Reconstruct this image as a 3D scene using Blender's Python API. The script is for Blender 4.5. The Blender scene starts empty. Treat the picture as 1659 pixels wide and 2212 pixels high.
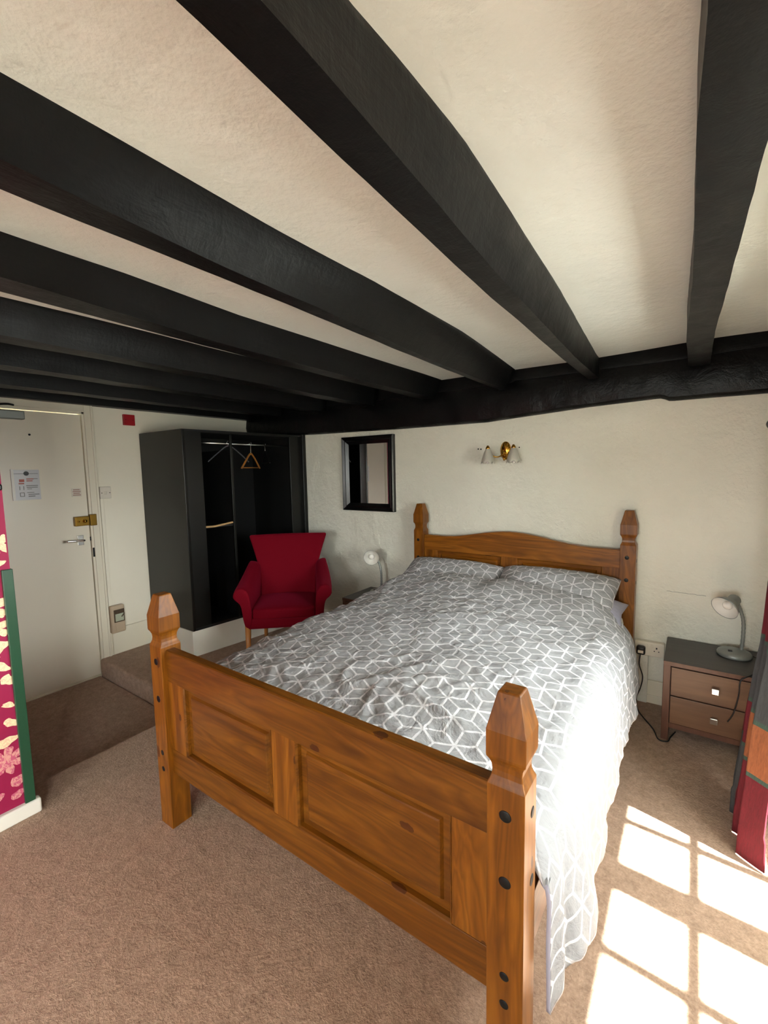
import bpy, bmesh, math, random
from mathutils import Vector, Matrix, noise
random.seed(7)
sc = bpy.context.scene
C = sc.collection

# ------------------------------------------------------------------ camera
cam = bpy.data.cameras.new('camera'); co = bpy.data.objects.new('camera', cam); C.objects.link(co)
cam.sensor_fit = 'HORIZONTAL'; cam.sensor_width = 36.0
cam.lens = 956.13 / 1659 * 36.0
cam.clip_start = 0.02
H = 1.4188
co.matrix_world = Matrix(((0.81949876, 0.03929036 * -1, 0.5717325, 0),
                          (0.57275584, 0.08975328, -0.81479758, 0),
                          (-0.01930118, 0.99518873, 0.09605648, H),
                          (0, 0, 0, 1)))
sc.camera = co
# ------------------------------------------------------------------ world, sun, exposure
sc.view_settings.view_transform = 'Standard'
sc.view_settings.look = 'None'
sc.view_settings.exposure = 2.2
sc.view_settings.gamma = 1.0
sc.view_settings.use_curve_mapping = False
w = bpy.data.worlds.new('sky'); sc.world = w; w.use_nodes = True
bg = w.node_tree.nodes['Background']
bg.inputs[1].default_value = 11.0
# pale overcast-bright sky over a darker street and buildings opposite
_t = w.node_tree; _g = _t.nodes.new('ShaderNodeNewGeometry'); _s = _t.nodes.new('ShaderNodeSeparateXYZ'); _r = _t.nodes.new('ShaderNodeValToRGB')
_m = _t.nodes.new('ShaderNodeMath'); _m.operation = 'MULTIPLY_ADD'; _m.inputs[1].default_value = 0.5; _m.inputs[2].default_value = 0.5
_t.links.new(_g.outputs['Incoming'], _s.inputs[0]); _t.links.new(_s.outputs[2], _m.inputs[0])
_n = _t.nodes.new('ShaderNodeMath'); _n.operation = 'SUBTRACT'; _n.inputs[0].default_value = 1.0; _t.links.new(_m.outputs[0], _n.inputs[1]); _t.links.new(_n.outputs[0], _r.inputs[0])
_r.color_ramp.elements[0].position = 0.47; _r.color_ramp.elements[0].color = (0.36, 0.37, 0.36, 1)
_r.color_ramp.elements[1].position = 0.54; _r.color_ramp.elements[1].color = (0.97, 0.985, 1.0, 1)
_t.links.new(_r.outputs[0], bg.inputs[0])
sl = bpy.data.lights.new('sun', 'SUN'); so = bpy.data.objects.new('sun', sl); C.objects.link(so)
sl.energy = 21.0; sl.angle = math.radians(0.8); sl.color = (0.97, 0.98, 1.0)
so.rotation_euler = Vector((-1, 0.05, -1.4)).to_track_quat('-Z', 'Y').to_euler()
so.location = (6, 0, 9)

# ------------------------------------------------------------------ materials
def mat(name, col, rough=0.5, spec=0.5, metal=0.0, **kw):
    m = bpy.data.materials.new(name); m.use_nodes = True
    b = m.node_tree.nodes['Principled BSDF']
    b.inputs['Base Color'].default_value = (*col, 1)
    b.inputs['Roughness'].default_value = rough
    b.inputs['Specular IOR Level'].default_value = spec
    b.inputs['Metallic'].default_value = metal
    for k, v in kw.items(): b.inputs[k].default_value = v
    return m
def srgb(r, g, b):
    f = lambda c: (c / 255 / 12.92) if c / 255 <= 0.04045 else ((c / 255 + 0.055) / 1.055) ** 2.4
    return (f(r), f(g), f(b))
class NT:
    def __init__(s, m): s.t = m.node_tree; s.b = s.t.nodes['Principled BSDF']
    def n(s, typ, **kw):
        x = s.t.nodes.new(typ)
        for k, v in kw.items():
            if k.startswith('i_'): x.inputs[int(k[2:]) if k[2:].isdigit() else k[2:].replace('_', ' ')].default_value = v
            else: setattr(x, k, v)
        return x
    def l(s, a, b): s.t.links.new(a, b)
    def math(s, op, a, b=None, c=None):
        x = s.n('ShaderNodeMath', operation=op)
        for i, v in enumerate((a, b, c)):
            if v is None: continue
            if isinstance(v, (int, float)): x.inputs[i].default_value = v
            else: s.l(v, x.inputs[i])
        return x.outputs[0]
    def coord(s, kind='Object', scale=(1, 1, 1), loc=(0, 0, 0)):
        tc = s.n('ShaderNodeTexCoord'); mp = s.n('ShaderNodeMapping')
        mp.inputs['Scale'].default_value = scale; mp.inputs['Location'].default_value = loc
        s.l(tc.outputs[kind], mp.inputs['Vector']); return mp.outputs[0]
    def noise(s, vec, scale, detail=3, rough=0.5, dist=0):
        x = s.n('ShaderNodeTexNoise'); x.inputs['Scale'].default_value = scale; x.inputs['Detail'].default_value = detail
        x.inputs['Roughness'].default_value = rough; x.inputs['Distortion'].default_value = dist
        s.l(vec, x.inputs['Vector']); return x.outputs['Fac']
    def ramp(s, fac, stops):
        x = s.n('ShaderNodeValToRGB'); cr = x.color_ramp
        while len(cr.elements) < len(stops): cr.elements.new(0.5)
        for e, (p, c) in zip(cr.elements, stops): e.position = p; e.color = (*c, 1)
        s.l(fac, x.inputs[0]); return x.outputs[0]
    def mix(s, fac, a, b, mode='MIX'):
        x = s.n('ShaderNodeMix', data_type='RGBA', blend_type=mode)
        for i, v in ((0, fac), (6, a), (7, b)):
            if isinstance(v, (int, float)): x.inputs[i].default_value = v
            elif isinstance(v, tuple): x.inputs[i].default_value = (*v, 1)
            else: s.l(v, x.inputs[i])
        return x.outputs[2]
    def bump(s, h, strength, dist=0.01):
        x = s.n('ShaderNodeBump'); x.inputs['Strength'].default_value = strength; x.inputs['Distance'].default_value = dist
        s.l(h, x.inputs['Height']); s.l(x.outputs[0], s.b.inputs['Normal'])
    def col(s, c): s.l(c, s.b.inputs['Base Color'])

def plaster(name, c, bstr=0.35, rough=0.75, big=1.0):
    m = mat(name, c, rough, 0.3); t = NT(m); v = t.coord()
    n1 = t.noise(v, 5 * big, 5, 0.6); n2 = t.noise(v, 45, 4, 0.6); n3 = t.noise(v, 1.3, 3, 0.5)
    t.col(t.ramp(n3, [(0.3, tuple(x * 0.94 for x in c)), (0.7, tuple(min(1, x * 1.04) for x in c))]))
    h = t.math('ADD', t.math('MULTIPLY', n1, 1.6), t.math('MULTIPLY', n2, 0.35))
    t.bump(h, bstr, 0.02)
    return m
M = {}
M['ceiling'] = plaster('ceiling paint', srgb(226, 228, 220), 0.38)
M['wall'] = plaster('wall paint', srgb(230, 228, 214), 0.65, 0.7, 1.6)
M['wall_cream'] = plaster('cream gloss wall paint', srgb(240, 233, 214), 0.08, 0.5)
M['cream'] = mat('cream gloss paint', srgb(232, 225, 204), 0.35)
M['door'] = mat('door cream paint', srgb(240, 232, 212), 0.32); t = NT(M['door']); t.bump(t.noise(t.coord(), 14, 4), 0.08)
M['white'] = mat('white gloss paint', srgb(235, 232, 222), 0.3)

def carpet():
    m = mat('carpet', srgb(178, 140, 112), 0.95, 0.1); t = NT(m); v = t.coord()
    a = t.noise(v, 1.6, 4, 0.6); b = t.noise(v, 230, 2, 0.7); c = t.noise(v, 28, 4, 0.7, 0.6)
    b2 = t.noise(v, 105, 3, 0.75)
    base = t.ramp(a, [(0.25, srgb(162, 134, 112)), (0.75, srgb(180, 152, 130))])
    base = t.mix(0.5, base, t.ramp(b2, [(0.35, srgb(132, 108, 90)), (0.65, srgb(204, 176, 152))]))
    base = t.mix(0.35, base, t.ramp(c, [(0.35, srgb(136, 108, 88)), (0.65, srgb(200, 168, 144))]))
    t.col(base); t.bump(t.math('ADD', t.math('MULTIPLY', b2, 0.8), t.math('MULTIPLY', c, 0.9)), 0.7, 0.008)
    m.node_tree.nodes['Principled BSDF'].inputs['Sheen Weight'].default_value = 0.15
    return m
M['carpet'] = carpet()

def black_paint(name, rough=0.32, axis=1, rugged=0.3, c=(0.004, 0.004, 0.004)):
    m = mat(name, c, rough, 0.22); t = NT(m)
    s = [22, 22, 22]; s[axis] = 2.0
    v = t.coord('Object', tuple(s)); v2 = t.coord()
    a = t.noise(v, 1.0, 5, 0.65); b = t.noise(v2, 9, 5, 0.7, 0.4)
    s2 = [3, 3, 3]; s2[axis] = 60
    v3 = t.coord('Object', tuple(s2)); d = t.noise(v3, 1.0, 3, 0.6)
    t.bump(t.math('ADD', t.math('ADD', t.math('MULTIPLY', a, 0.3), t.math('MULTIPLY', b, rugged)), t.math('MULTIPLY', d, 0.08)), 0.3, 0.02)
    r = t.n('ShaderNodeMapRange'); t.l(b, r.inputs[0]); r.inputs[3].default_value = rough - 0.08; r.inputs[4].default_value = rough + 0.22
    t.l(r.outputs[0], t.b.inputs['Roughness'])
    return m
M['beam'] = black_paint('black beam paint', 0.38, 1, 0.5)
M['plate'] = black_paint('black wall plate paint', 0.28, 0, 1.3)
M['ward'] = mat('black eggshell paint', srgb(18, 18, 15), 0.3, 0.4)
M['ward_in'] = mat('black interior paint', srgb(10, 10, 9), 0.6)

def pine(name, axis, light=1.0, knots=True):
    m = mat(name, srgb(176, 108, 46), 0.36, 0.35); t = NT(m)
    info = t.n('ShaderNodeObjectInfo')
    s = [26.0, 26.0, 26.0]; s[axis] = 1.6
    tc = t.n('ShaderNodeTexCoord'); off = t.n('ShaderNodeVectorMath', operation='ADD')
    sc_ = t.n('ShaderNodeVectorMath', operation='SCALE'); 
    cmb = t.n('ShaderNodeCombineXYZ'); t.l(info.outputs['Random'], cmb.inputs[0]); t.l(info.outputs['Random'], cmb.inputs[1]); t.l(info.outputs['Random'], cmb.inputs[2])
    t.l(cmb.outputs[0], sc_.inputs[0]); sc_.inputs['Scale'].default_value = 7.0
    t.l(tc.outputs['Object'], off.inputs[0]); t.l(sc_.outputs[0], off.inputs[1])
    # low frequency warp so the grain wanders
    mp = t.n('ShaderNodeMapping'); mp.inputs['Scale'].default_value = tuple(s); t.l(off.outputs[0], mp.inputs[0])
    g = t.noise(mp.outputs[0], 1.0, 4, 0.55, 0.5)
    s2 = [9.0, 9.0, 9.0]; s2[axis] = 1.1
    mp2 = t.n('ShaderNodeMapping'); mp2.inputs['Scale'].default_value = tuple(s2); t.l(off.outputs[0], mp2.inputs[0])
    g2 = t.noise(mp2.outputs[0], 1.0, 3, 0.5, 1.2)
    rings = t.math('PINGPONG', t.math('MULTIPLY', g2, 9.0), 0.5)
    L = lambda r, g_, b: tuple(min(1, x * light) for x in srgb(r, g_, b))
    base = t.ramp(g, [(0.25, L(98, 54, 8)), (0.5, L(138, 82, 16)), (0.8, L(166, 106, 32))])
    base = t.mix(t.math('MULTIPLY', t.math('SUBTRACT', 0.5, rings), 0.85), base, L(66, 28, 4))
    if knots:
        s3 = [7.5, 7.5, 7.5]; s3[axis] = 3.6
        mp3 = t.n('ShaderNodeMapping'); mp3.inputs['Scale'].default_value = tuple(s3); t.l(off.outputs[0], mp3.inputs[0])
        vo = t.n('ShaderNodeTexVoronoi'); vo.inputs['Scale'].default_value = 1.0; t.l(mp3.outputs[0], vo.inputs['Vector'])
        k = t.math('LESS_THAN', t.math('ADD', vo.outputs['Distance'], t.math('MULTIPLY', t.noise(off.outputs[0], 60, 2), 0.06)), 0.115)
        base = t.mix(t.math('MULTIPLY', k, 0.8), base, srgb(62, 26, 8))
    t.col(base); t.bump(g, 0.12, 0.004)
    return m
M['pine_foot_shaded'] = pine('pine footboard shaded', 0, 0.62); M['pine_z'] = pine('pine post', 2, 0.9); M['pine_y'] = pine('pine side rail', 1)  # footboard rails and panels: same pine darkened, their shade put into the colour
M['pine_head_lit'] = pine('pine headboard rail lit', 0, 1.0)  # lighter copy of the footboard pine, brighter lighting put into the colour
M['bolt'] = mat('black iron', srgb(30, 32, 32), 0.45, 0.5, 0.6)

def lattice(name, base_c, line_c):
    # white tumbling-block (rhombille) outline print on grey cotton, in cloth UV metres
    m = mat(name, base_c, 0.85, 0.2); t = NT(m)
    uv = t.n('ShaderNodeTexCoord').outputs['UV']
    nz = t.n('ShaderNodeSeparateXYZ'); t.l(uv, nz.inputs[0])
    S = 0.106; LX, LY = S, S * math.sqrt(3)
    def cell(ox, oy):
        x = t.math('ADD', nz.outputs[0], ox + 100 * LX); y = t.math('ADD', nz.outputs[1], oy + 100 * LY)
        x = t.math('SUBTRACT', t.math('MODULO', x, LX), LX / 2); y = t.math('SUBTRACT', t.math('MODULO', y, LY), LY / 2)
        d = t.math('ADD', t.math('MULTIPLY', x, x), t.math('MULTIPLY', y, y))
        return x, y, d
    x1, y1, d1 = cell(0, 0); x2, y2, d2 = cell(LX / 2, LY / 2)
    s = t.math('LESS_THAN', d1, d2)
    px = t.math('ADD', t.math('MULTIPLY', x1, s), t.math('MULTIPLY', x2, t.math('SUBTRACT', 1.0, s)))
    py = t.math('ADD', t.math('MULTIPLY', y1, s), t.math('MULTIPLY', y2, t.math('SUBTRACT', 1.0, s)))
    a = t.math('ABSOLUTE', px)
    b = t.math('ABSOLUTE', t.math('ADD', t.math('MULTIPLY', px, 0.5), t.math('MULTIPLY', py, 0.8660254)))
    c = t.math('ABSOLUTE', t.math('ADD', t.math('MULTIPLY', px, -0.5), t.math('MULTIPLY', py, 0.8660254)))
    d = t.math('MINIMUM', a, t.math('MINIMUM', b, c))
    r = t.n('ShaderNodeMapRange'); t.l(d, r.inputs[0]); r.inputs[1].default_value = 0.0030; r.inputs[2].default_value = 0.0042
    r.inputs[3].default_value = 1.0; r.inputs[4].default_value = 0.0
    t.col(t.mix(r.outputs[0], base_c, line_c))
    v = t.coord()
    h = t.math('ADD', t.noise(v, 26, 4, 0.6, 1.0), t.math('MULTIPLY', t.noise(v, 9, 3, 0.6, 2.0), 2.0))
    t.bump(h, 0.45, 0.012)
    return m
M['duvet'] = lattice('grey lattice cotton', srgb(160, 161, 163), srgb(218, 218, 221))
M['sheet'] = mat('plain lilac grey cotton', srgb(178, 178, 196), 0.9, 0.1)
M['mattress'] = mat('mattress ticking', srgb(215, 212, 205), 0.9, 0.1)

def velvet():
    m = mat('red velvet', srgb(108, 1, 20), 0.8, 0.1); t = NT(m)
    t.b.inputs['Sheen Weight'].default_value = 0.2; t.b.inputs['Sheen Tint'].default_value = (0.9, 0.05, 0.15, 1)
    t.bump(t.noise(t.coord(), 160, 2), 0.15, 0.003)
    return m
M['velvet'] = velvet()
M['beech'] = mat('varnished beech', srgb(176, 116, 60), 0.4)
def wenge(name, a, b, rough=0.35, ax=0):
    m = mat(name, a, rough); t = NT(m); s = [30, 30, 30]; s[ax] = 2
    g = t.noise(t.coord('Object', tuple(s)), 1.0, 4, 0.6); t.col(t.ramp(g, [(0.3, a), (0.7, b)])); t.bump(g, 0.08, 0.003); return m
M['ns_top'] = wenge('dark laminate top', srgb(62, 58, 55), srgb(74, 70, 66), 0.45)
M['ns_wood'] = wenge('brown laminate', srgb(92, 64, 46), srgb(118, 86, 62), 0.35)
M['ns_frame'] = wenge('dark brown laminate', srgb(84, 54, 42), srgb(104, 70, 54), 0.35, 2)
M['ns_dark'] = mat('dark recess', srgb(22, 16, 13), 0.7)
M['chrome'] = mat('chrome', (0.85, 0.85, 0.85), 0.12, 0.5, 1.0)
M['satin'] = mat('satin chrome', (0.78, 0.78, 0.76), 0.25, 0.5, 1.0)
M['brass'] = mat('polished brass', srgb(200, 150, 60), 0.2, 0.5, 1.0)
M['brass_old'] = mat('aged brass', srgb(128, 98, 38), 0.35, 0.5, 0.9)
M['lamp'] = mat('silver grey enamel', srgb(138, 142, 138), 0.35, 0.5, 0.35)
M['lamp_white'] = mat('white enamel reflector', srgb(225, 222, 214), 0.4)
M['bulb'] = mat('pearl bulb', srgb(240, 236, 228), 0.25)
M['frost'] = mat('frosted glass', srgb(214, 210, 196), 0.45, 0.5, 0.0, **{'Transmission Weight': 0.35})
M['mirror'] = mat('mirror glass', (0.9, 0.9, 0.9), 0.02, 0.5, 1.0)
M['gloss_black'] = mat('black gloss frame', srgb(14, 14, 14), 0.22)
M['plastic'] = mat('cream plastic', srgb(222, 214, 198), 0.35)
M['plastic_line'] = mat('plastic edge groove', srgb(120, 110, 96), 0.5)
M['beige'] = mat('aged beige plastic', srgb(186, 166, 140), 0.4)
M['brown_pl'] = mat('brown plastic recess', srgb(74, 58, 38), 0.5)
M['lcd'] = mat('grey green label', srgb(176, 182, 158), 0.3)
M['black_pl'] = mat('black plastic', srgb(18, 18, 18), 0.35)
M['red_pl'] = mat('red plastic', srgb(170, 10, 26), 0.4)
M['green'] = mat('dark green gloss paint', srgb(34, 74, 52), 0.3)
M['pink'] = mat('magenta wallpaper', srgb(150, 6, 66), 0.6)
def floral(name, a, b):
    m = mat(name, a, 0.45); t = NT(m); n = t.noise(t.coord(), 70, 3, 0.6, 1.5)
    t.col(t.ramp(n, [(0.46, a), (0.56, b)])); return m
M['cream_print'] = floral('cream flower print', srgb(240, 222, 180), srgb(232, 196, 160))
M['pink_print'] = floral('pale pink flower print', srgb(222, 160, 150), srgb(200, 90, 120))
M['c_grey'] = mat('charcoal curtain weave', srgb(62, 64, 66), 0.85); M['c_red'] = mat('crimson curtain weave', srgb(96, 10, 26), 0.85)
M['c_orange'] = mat('rust orange curtain weave', srgb(140, 80, 46), 0.85); M['c_green'] = mat('bottle green curtain braid', srgb(56, 78, 68), 0.85)
for k in ('c_grey', 'c_red', 'c_orange', 'c_green'):
    t = NT(M[k]); c0 = tuple(t.b.inputs['Base Color'].default_value)[:3]
    n = t.noise(t.coord('Object', (60, 60, 8)), 3.0, 4, 0.7)
    t.col(t.ramp(n, [(0.3, tuple(x * 0.75 for x in c0)), (0.75, tuple(min(1, x * 1.35) for x in c0))])); t.bump(n, 0.2, 0.004)
M['oak'] = mat('pale ash strip', srgb(196, 160, 112), 0.4)
M['hang_wood'] = mat('varnished hanger wood', srgb(168, 110, 52), 0.35)
M['hang_pl'] = mat('grey plastic hanger', srgb(86, 86, 92), 0.35)
M['paper'] = mat('laminated notice paper', srgb(214, 214, 216), 0.25)
M['ink'] = mat('dark ink', srgb(60, 62, 64), 0.5); M['ink_grey'] = mat('grey ink', srgb(120, 124, 118), 0.5)
M['ink_red'] = mat('red ink', srgb(186, 96, 80), 0.5); M['ink_pink'] = mat('faded pink ink', srgb(176, 140, 122), 0.5)
M['dark'] = mat('dark hole', (0.01, 0.01, 0.01), 0.9)
def glass():
    m = bpy.data.materials.new('window glass'); m.use_nodes = True; t = m.node_tree; t.nodes.clear()
    o = t.nodes.new('ShaderNodeOutputMaterial'); mx = t.nodes.new('ShaderNodeMixShader'); a = t.nodes.new('ShaderNodeBsdfTransparent'); g = t.nodes.new('ShaderNodeBsdfGlossy')
    g.inputs['Roughness'].default_value = 0.02; mx.inputs[0].default_value = 0.06; a.inputs[0].default_value = (0.97, 0.99, 0.98, 1)
    t.links.new(a.outputs[0], mx.inputs[1]); t.links.new(g.outputs[0], mx.inputs[2]); t.links.new(mx.outputs[0], o.inputs[0]); return m
M['glass'] = glass()

# ------------------------------------------------------------------ helpers
W = {}
def thing(name, label=None, cat=None, loc=(0, 0, 0), rz=0.0, group=None, kind=None):
    o = bpy.data.objects.new(name, None); C.objects.link(o); o.empty_display_size = 0.05
    o.location = loc; o.rotation_euler = (0, 0, rz)
    W[o.name] = Matrix.Translation(loc) @ Matrix.Rotation(rz, 4, 'Z')
    tag(o, label, cat, group, kind); return o
def tag(o, label=None, cat=None, group=None, kind=None):
    if label: o['label'] = label
    if cat: o['category'] = cat
    if group: o['group'] = group
    if kind: o['kind'] = kind
    return o
def obj(name, bm, m, parent=None, smooth=False, world=True, bevel=0, sub=0, seg=2, mats=None, loc=None):
    """one mesh object; world=True: the bmesh is in room coordinates, else in the thing's own frame"""
    me = bpy.data.meshes.new(name); o = bpy.data.objects.new(name, me); C.objects.link(o)
    mw = Matrix.Identity(4)
    if parent:
        mw = W[parent.name]; o.parent = parent
        if world: bm.transform(mw.inverted())
    elif loc is not None:
        bm.transform(Matrix.Translation(loc).inverted()); o.location = loc; mw = Matrix.Translation(loc)
    W[o.name] = mw
    bmesh.ops.recalc_face_normals(bm, faces=bm.faces)
    bm.to_mesh(me); bm.free()
    for x in (mats or [m]): me.materials.append(x)
    if smooth:
        for p in me.polygons: p.use_smooth = True
    if bevel:
        b = o.modifiers.new('bevel', 'BEVEL'); b.width = bevel; b.segments = seg; b.limit_method = 'ANGLE'; b.angle_limit = math.radians(40)
    if sub:
        s = o.modifiers.new('sub', 'SUBSURF'); s.levels = sub; s.render_levels = sub
    return o
def BM(): return bmesh.new()
def box(bm, x0, x1, y0, y1, z0, z1, mi=0):
    v = [bm.verts.new(p) for p in ((x0, y0, z0), (x1, y0, z0), (x1, y1, z0), (x0, y1, z0), (x0, y0, z1), (x1, y0, z1), (x1, y1, z1), (x0, y1, z1))]
    for f in ((3, 2, 1, 0), (4, 5, 6, 7), (0, 1, 5, 4), (1, 2, 6, 5), (2, 3, 7, 6), (3, 0, 4, 7)):
        fc = bm.faces.new([v[i] for i in f]); fc.material_index = mi
    return bm
def boxo(name, x0, x1, y0, y1, z0, z1, m, parent=None, bevel=0.0, **kw):
    bm = BM(); box(bm, x0, x1, y0, y1, z0, z1); return obj(name, bm, m, parent, bevel=bevel, **kw)
def grid(bm, P, nu, nv, uv=None, closed_u=False, mi=None, loop=None):
    """P(i,j) -> point"""
    vs = [[bm.verts.new(P(i, j)) for j in range(nv)] for i in range(nu)]
    lay = bm.loops.layers.uv.verify() if uv else None
    for i in range(nu if closed_u else nu - 1):
        for j in range(nv - 1):
            i2 = (i + 1) % nu
            f = bm.faces.new((vs[i][j], vs[i2][j], vs[i2][j + 1], vs[i][j + 1]))
            if uv:
                for lp, (a, b) in zip(f.loops, ((i, j), (i + 1, j), (i + 1, j + 1), (i, j + 1))): lp[lay].uv = uv(a, b)
            if mi: f.material_index = mi(i, j)
    return vs
def frame_dir(d):
    d = Vector(d).normalized(); u = d.orthogonal().normalized(); return u, d.cross(u), d
def lathe(bm, prof, c=(0, 0, 0), d=(0, 0, 1), n=32, sx=1, sy=1):
    u, v, w_ = frame_dir(d); c = Vector(c)
    if abs(Vector(d).normalized().z) > 0.999: u, v = Vector((1, 0, 0)), Vector((0, 1, 0))
    rings = []
    for r, h in prof:
        if r < 1e-6: rings.append([bm.verts.new(c + w_ * h)])
        else: rings.append([bm.verts.new(c + w_ * h + u * (r * sx * math.cos(2 * math.pi * k / n)) + v * (r * sy * math.sin(2 * math.pi * k / n))) for k in range(n)])
    for a, b in zip(rings, rings[1:]):
        for k in range(n):
            k2 = (k + 1) % n
            if len(a) == 1 and len(b) > 1: bm.faces.new((a[0], b[k], b[k2]))
            elif len(b) == 1 and len(a) > 1: bm.faces.new((a[k], a[k2], b[0]))
            elif len(a) > 1: bm.faces.new((a[k], a[k2], b[k2], b[k]))
    return bm
def smooth_path(pts, n=8):
    pts = [Vector(p) for p in pts]; out = []
    P = [pts[0]] + pts + [pts[-1]]
    for i in range(1, len(P) - 2):
        for k in range(n):
            t_ = k / n; a, b, c, d = P[i - 1], P[i], P[i + 1], P[i + 2]
            out.append(0.5 * ((2 * b) + (c - a) * t_ + (2 * a - 5 * b + 4 * c - d) * t_ ** 2 + (3 * b - a - 3 * c + d) * t_ ** 3))
    out.append(pts[-1]); return out
def tube(bm, pts, r, n=10, cap=True):
    pts = [Vector(p) for p in pts]; rings = []; prev = None
    for i, p in enumerate(pts):
        d = (pts[min(i + 1, len(pts) - 1)] - pts[max(i - 1, 0)]).normalized()
        u = d.orthogonal().normalized() if prev is None else (prev - d * prev.dot(d)).normalized()
        prev = u; v = d.cross(u); rr = r(i / (len(pts) - 1)) if callable(r) else r
        rings.append([bm.verts.new(p + u * rr * math.cos(2 * math.pi * k / n) + v * rr * math.sin(2 * math.pi * k / n)) for k in range(n)])
    for a, b in zip(rings, rings[1:]):
        for k in range(n): bm.faces.new((a[k], a[(k + 1) % n], b[(k + 1) % n], b[k]))
    if cap: bm.faces.new(rings[0]); bm.faces.new(rings[-1])
    return bm
def interp(tab, x):
    if x <= tab[0][0]: return tab[0][1]
    for (a, va), (b, vb) in zip(tab, tab[1:]):
        if x <= b: return va + (vb - va) * (x - a) / (b - a)
    return tab[-1][1]
def nz(*p): return noise.noise(Vector(p))
def struct(name, bm, m, label=None, **kw): 
    o = obj(name, bm, m, **kw); o['kind'] = 'structure'
    if label: o['label'] = label
    return o

# ------------------------------------------------------------------ room shell
XL, XR, YB, YF, ZC = -3.72, 0.36, 2.988, -3.0, 2.058
WX, WY = -2.45, 1.43          # carpeted well in front of the door: X < WX, Y < WY
ZW = -0.13
bm = BM()
box(bm, WX, XR, YF, YB, -0.2, 0.0); box(bm, XL, WX, WY, YB, -0.2, 0.0)
box(bm, XL, WX, YF, WY, -0.25, ZW)
bmesh.ops.remove_doubles(bm, verts=bm.verts, dist=1e-5)
struct('floor', bm, M['carpet'], 'brown beige carpet with a lower landing in front of the door', bevel=0.018, seg=3)
# ceiling: gently uneven plaster
bm = BM()
grid(bm, lambda i, j: (XL - 0.1 + i * (XR - XL + 0.5) / 60, YF + j * (YB - YF + 0.1) / 60, ZC + 0.012 * nz(i * 0.13, j * 0.11, 3.1)), 61, 61)
r_ = bmesh.ops.extrude_face_region(bm, geom=list(bm.faces)); bmesh.ops.translate(bm, verts=[e for e in r_['geom'] if isinstance(e, bmesh.types.BMVert)], vec=(0, 0, 0.12))
struct('ceiling', bm, M['ceiling'], 'cream plastered ceiling between black joists', smooth=True)
# back (headboard) wall
bm = BM()
grid(bm, lambda i, j: (XL - 0.1 + i * 4.5 / 120, YB + 0.006 * nz(i * 0.09, j * 0.1, 8.2) + 0.002 * nz(i * 0.4, j * 0.4, 1), -0.2 + j * 2.3 / 60), 121, 61)
r_ = bmesh.ops.extrude_face_region(bm, geom=list(bm.faces)); bmesh.ops.translate(bm, verts=[e for e in r_['geom'] if isinstance(e, bmesh.types.BMVert)], vec=(0, 0.15, 0))
wb = struct('wall_back', bm, M['wall'], 'uneven cream plaster wall behind the headboard', smooth=True)
bm = BM(); tube(bm, [(-0.106 + 0.184 * k / 14, YB - 0.004, 0.687 - 0.003 * k / 14 + 0.0012 * math.sin(k * 2.1)) for k in range(15)], 0.0011, 5)
obj('crack', bm, M['ink_grey'], wb)
# left (door) wall, opening for the door y .60-1.455
bm = BM()
box(bm, XL - 0.12, XL, YF, 0.60, -0.2, 2.1); box(bm, XL - 0.12, XL, 1.455, YB, -0.2, 2.1); box(bm, XL - 0.12, XL, 0.60, 1.455, 1.875, 2.1)
box(bm, XL - 0.3, XL - 0.2, 0.2, 1.9, -0.4, 2.1); box(bm, XL - 0.3, XL - 0.0, 0.2, 1.9, -0.25, ZW)  # unseen backing and threshold added behind the door to stop light leaking in
struct('wall_left', bm, M['wall_cream'], 'cream painted wall holding the door and wardrobe')
# front wall behind the camera, right wall with two window openings
bm = BM(); FA, FB, FZ0, FZ1 = -0.8, 0.25, 0.95, 1.80
box(bm, XL - 0.1, FA, YF - 0.12, YF, -0.2, 2.1); box(bm, FB, 1.2, YF - 0.12, YF, -0.2, 2.1); box(bm, FA, FB, YF - 0.12, YF, -0.2, FZ0); box(bm, FA, FB, YF - 0.12, YF, FZ1, 2.1)
struct('wall_front', bm, M['wall'])
w3 = thing('fill_window', 'white fill-light window added in the wall behind the camera', loc=((FA + FB) / 2, YF - 0.08, FZ0), kind='structure')  # unseen window, added to bring frontal fill light into the room
bm = BM()
for p, q in ((FA, FA + 0.05), (FB - 0.05, FB), (-0.31, -0.25)): box(bm, p, q, YF - 0.11, YF - 0.06, FZ0, FZ1)
for p, q in ((FZ0, FZ0 + 0.05), (FZ1 - 0.05, FZ1)): box(bm, FA, FB, YF - 0.11, YF - 0.06, p, q)
obj('window_frame', bm, M['white'], w3)
boxo('pane', FA, FB, YF - 0.088, YF - 0.084, FZ0, FZ1, M['glass'], w3)
L = bpy.data.lights.new('window_portal', 'AREA'); L.shape = 'RECTANGLE'; L.size = FB - FA; L.size_y = FZ1 - FZ0; L.cycles.is_portal = True
lo = bpy.data.objects.new('window_portal', L); C.objects.link(lo); lo.location = ((FA + FB) / 2, YF - 0.13, (FZ0 + FZ1) / 2); lo.rotation_euler = (math.radians(90), 0, 0)
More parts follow.
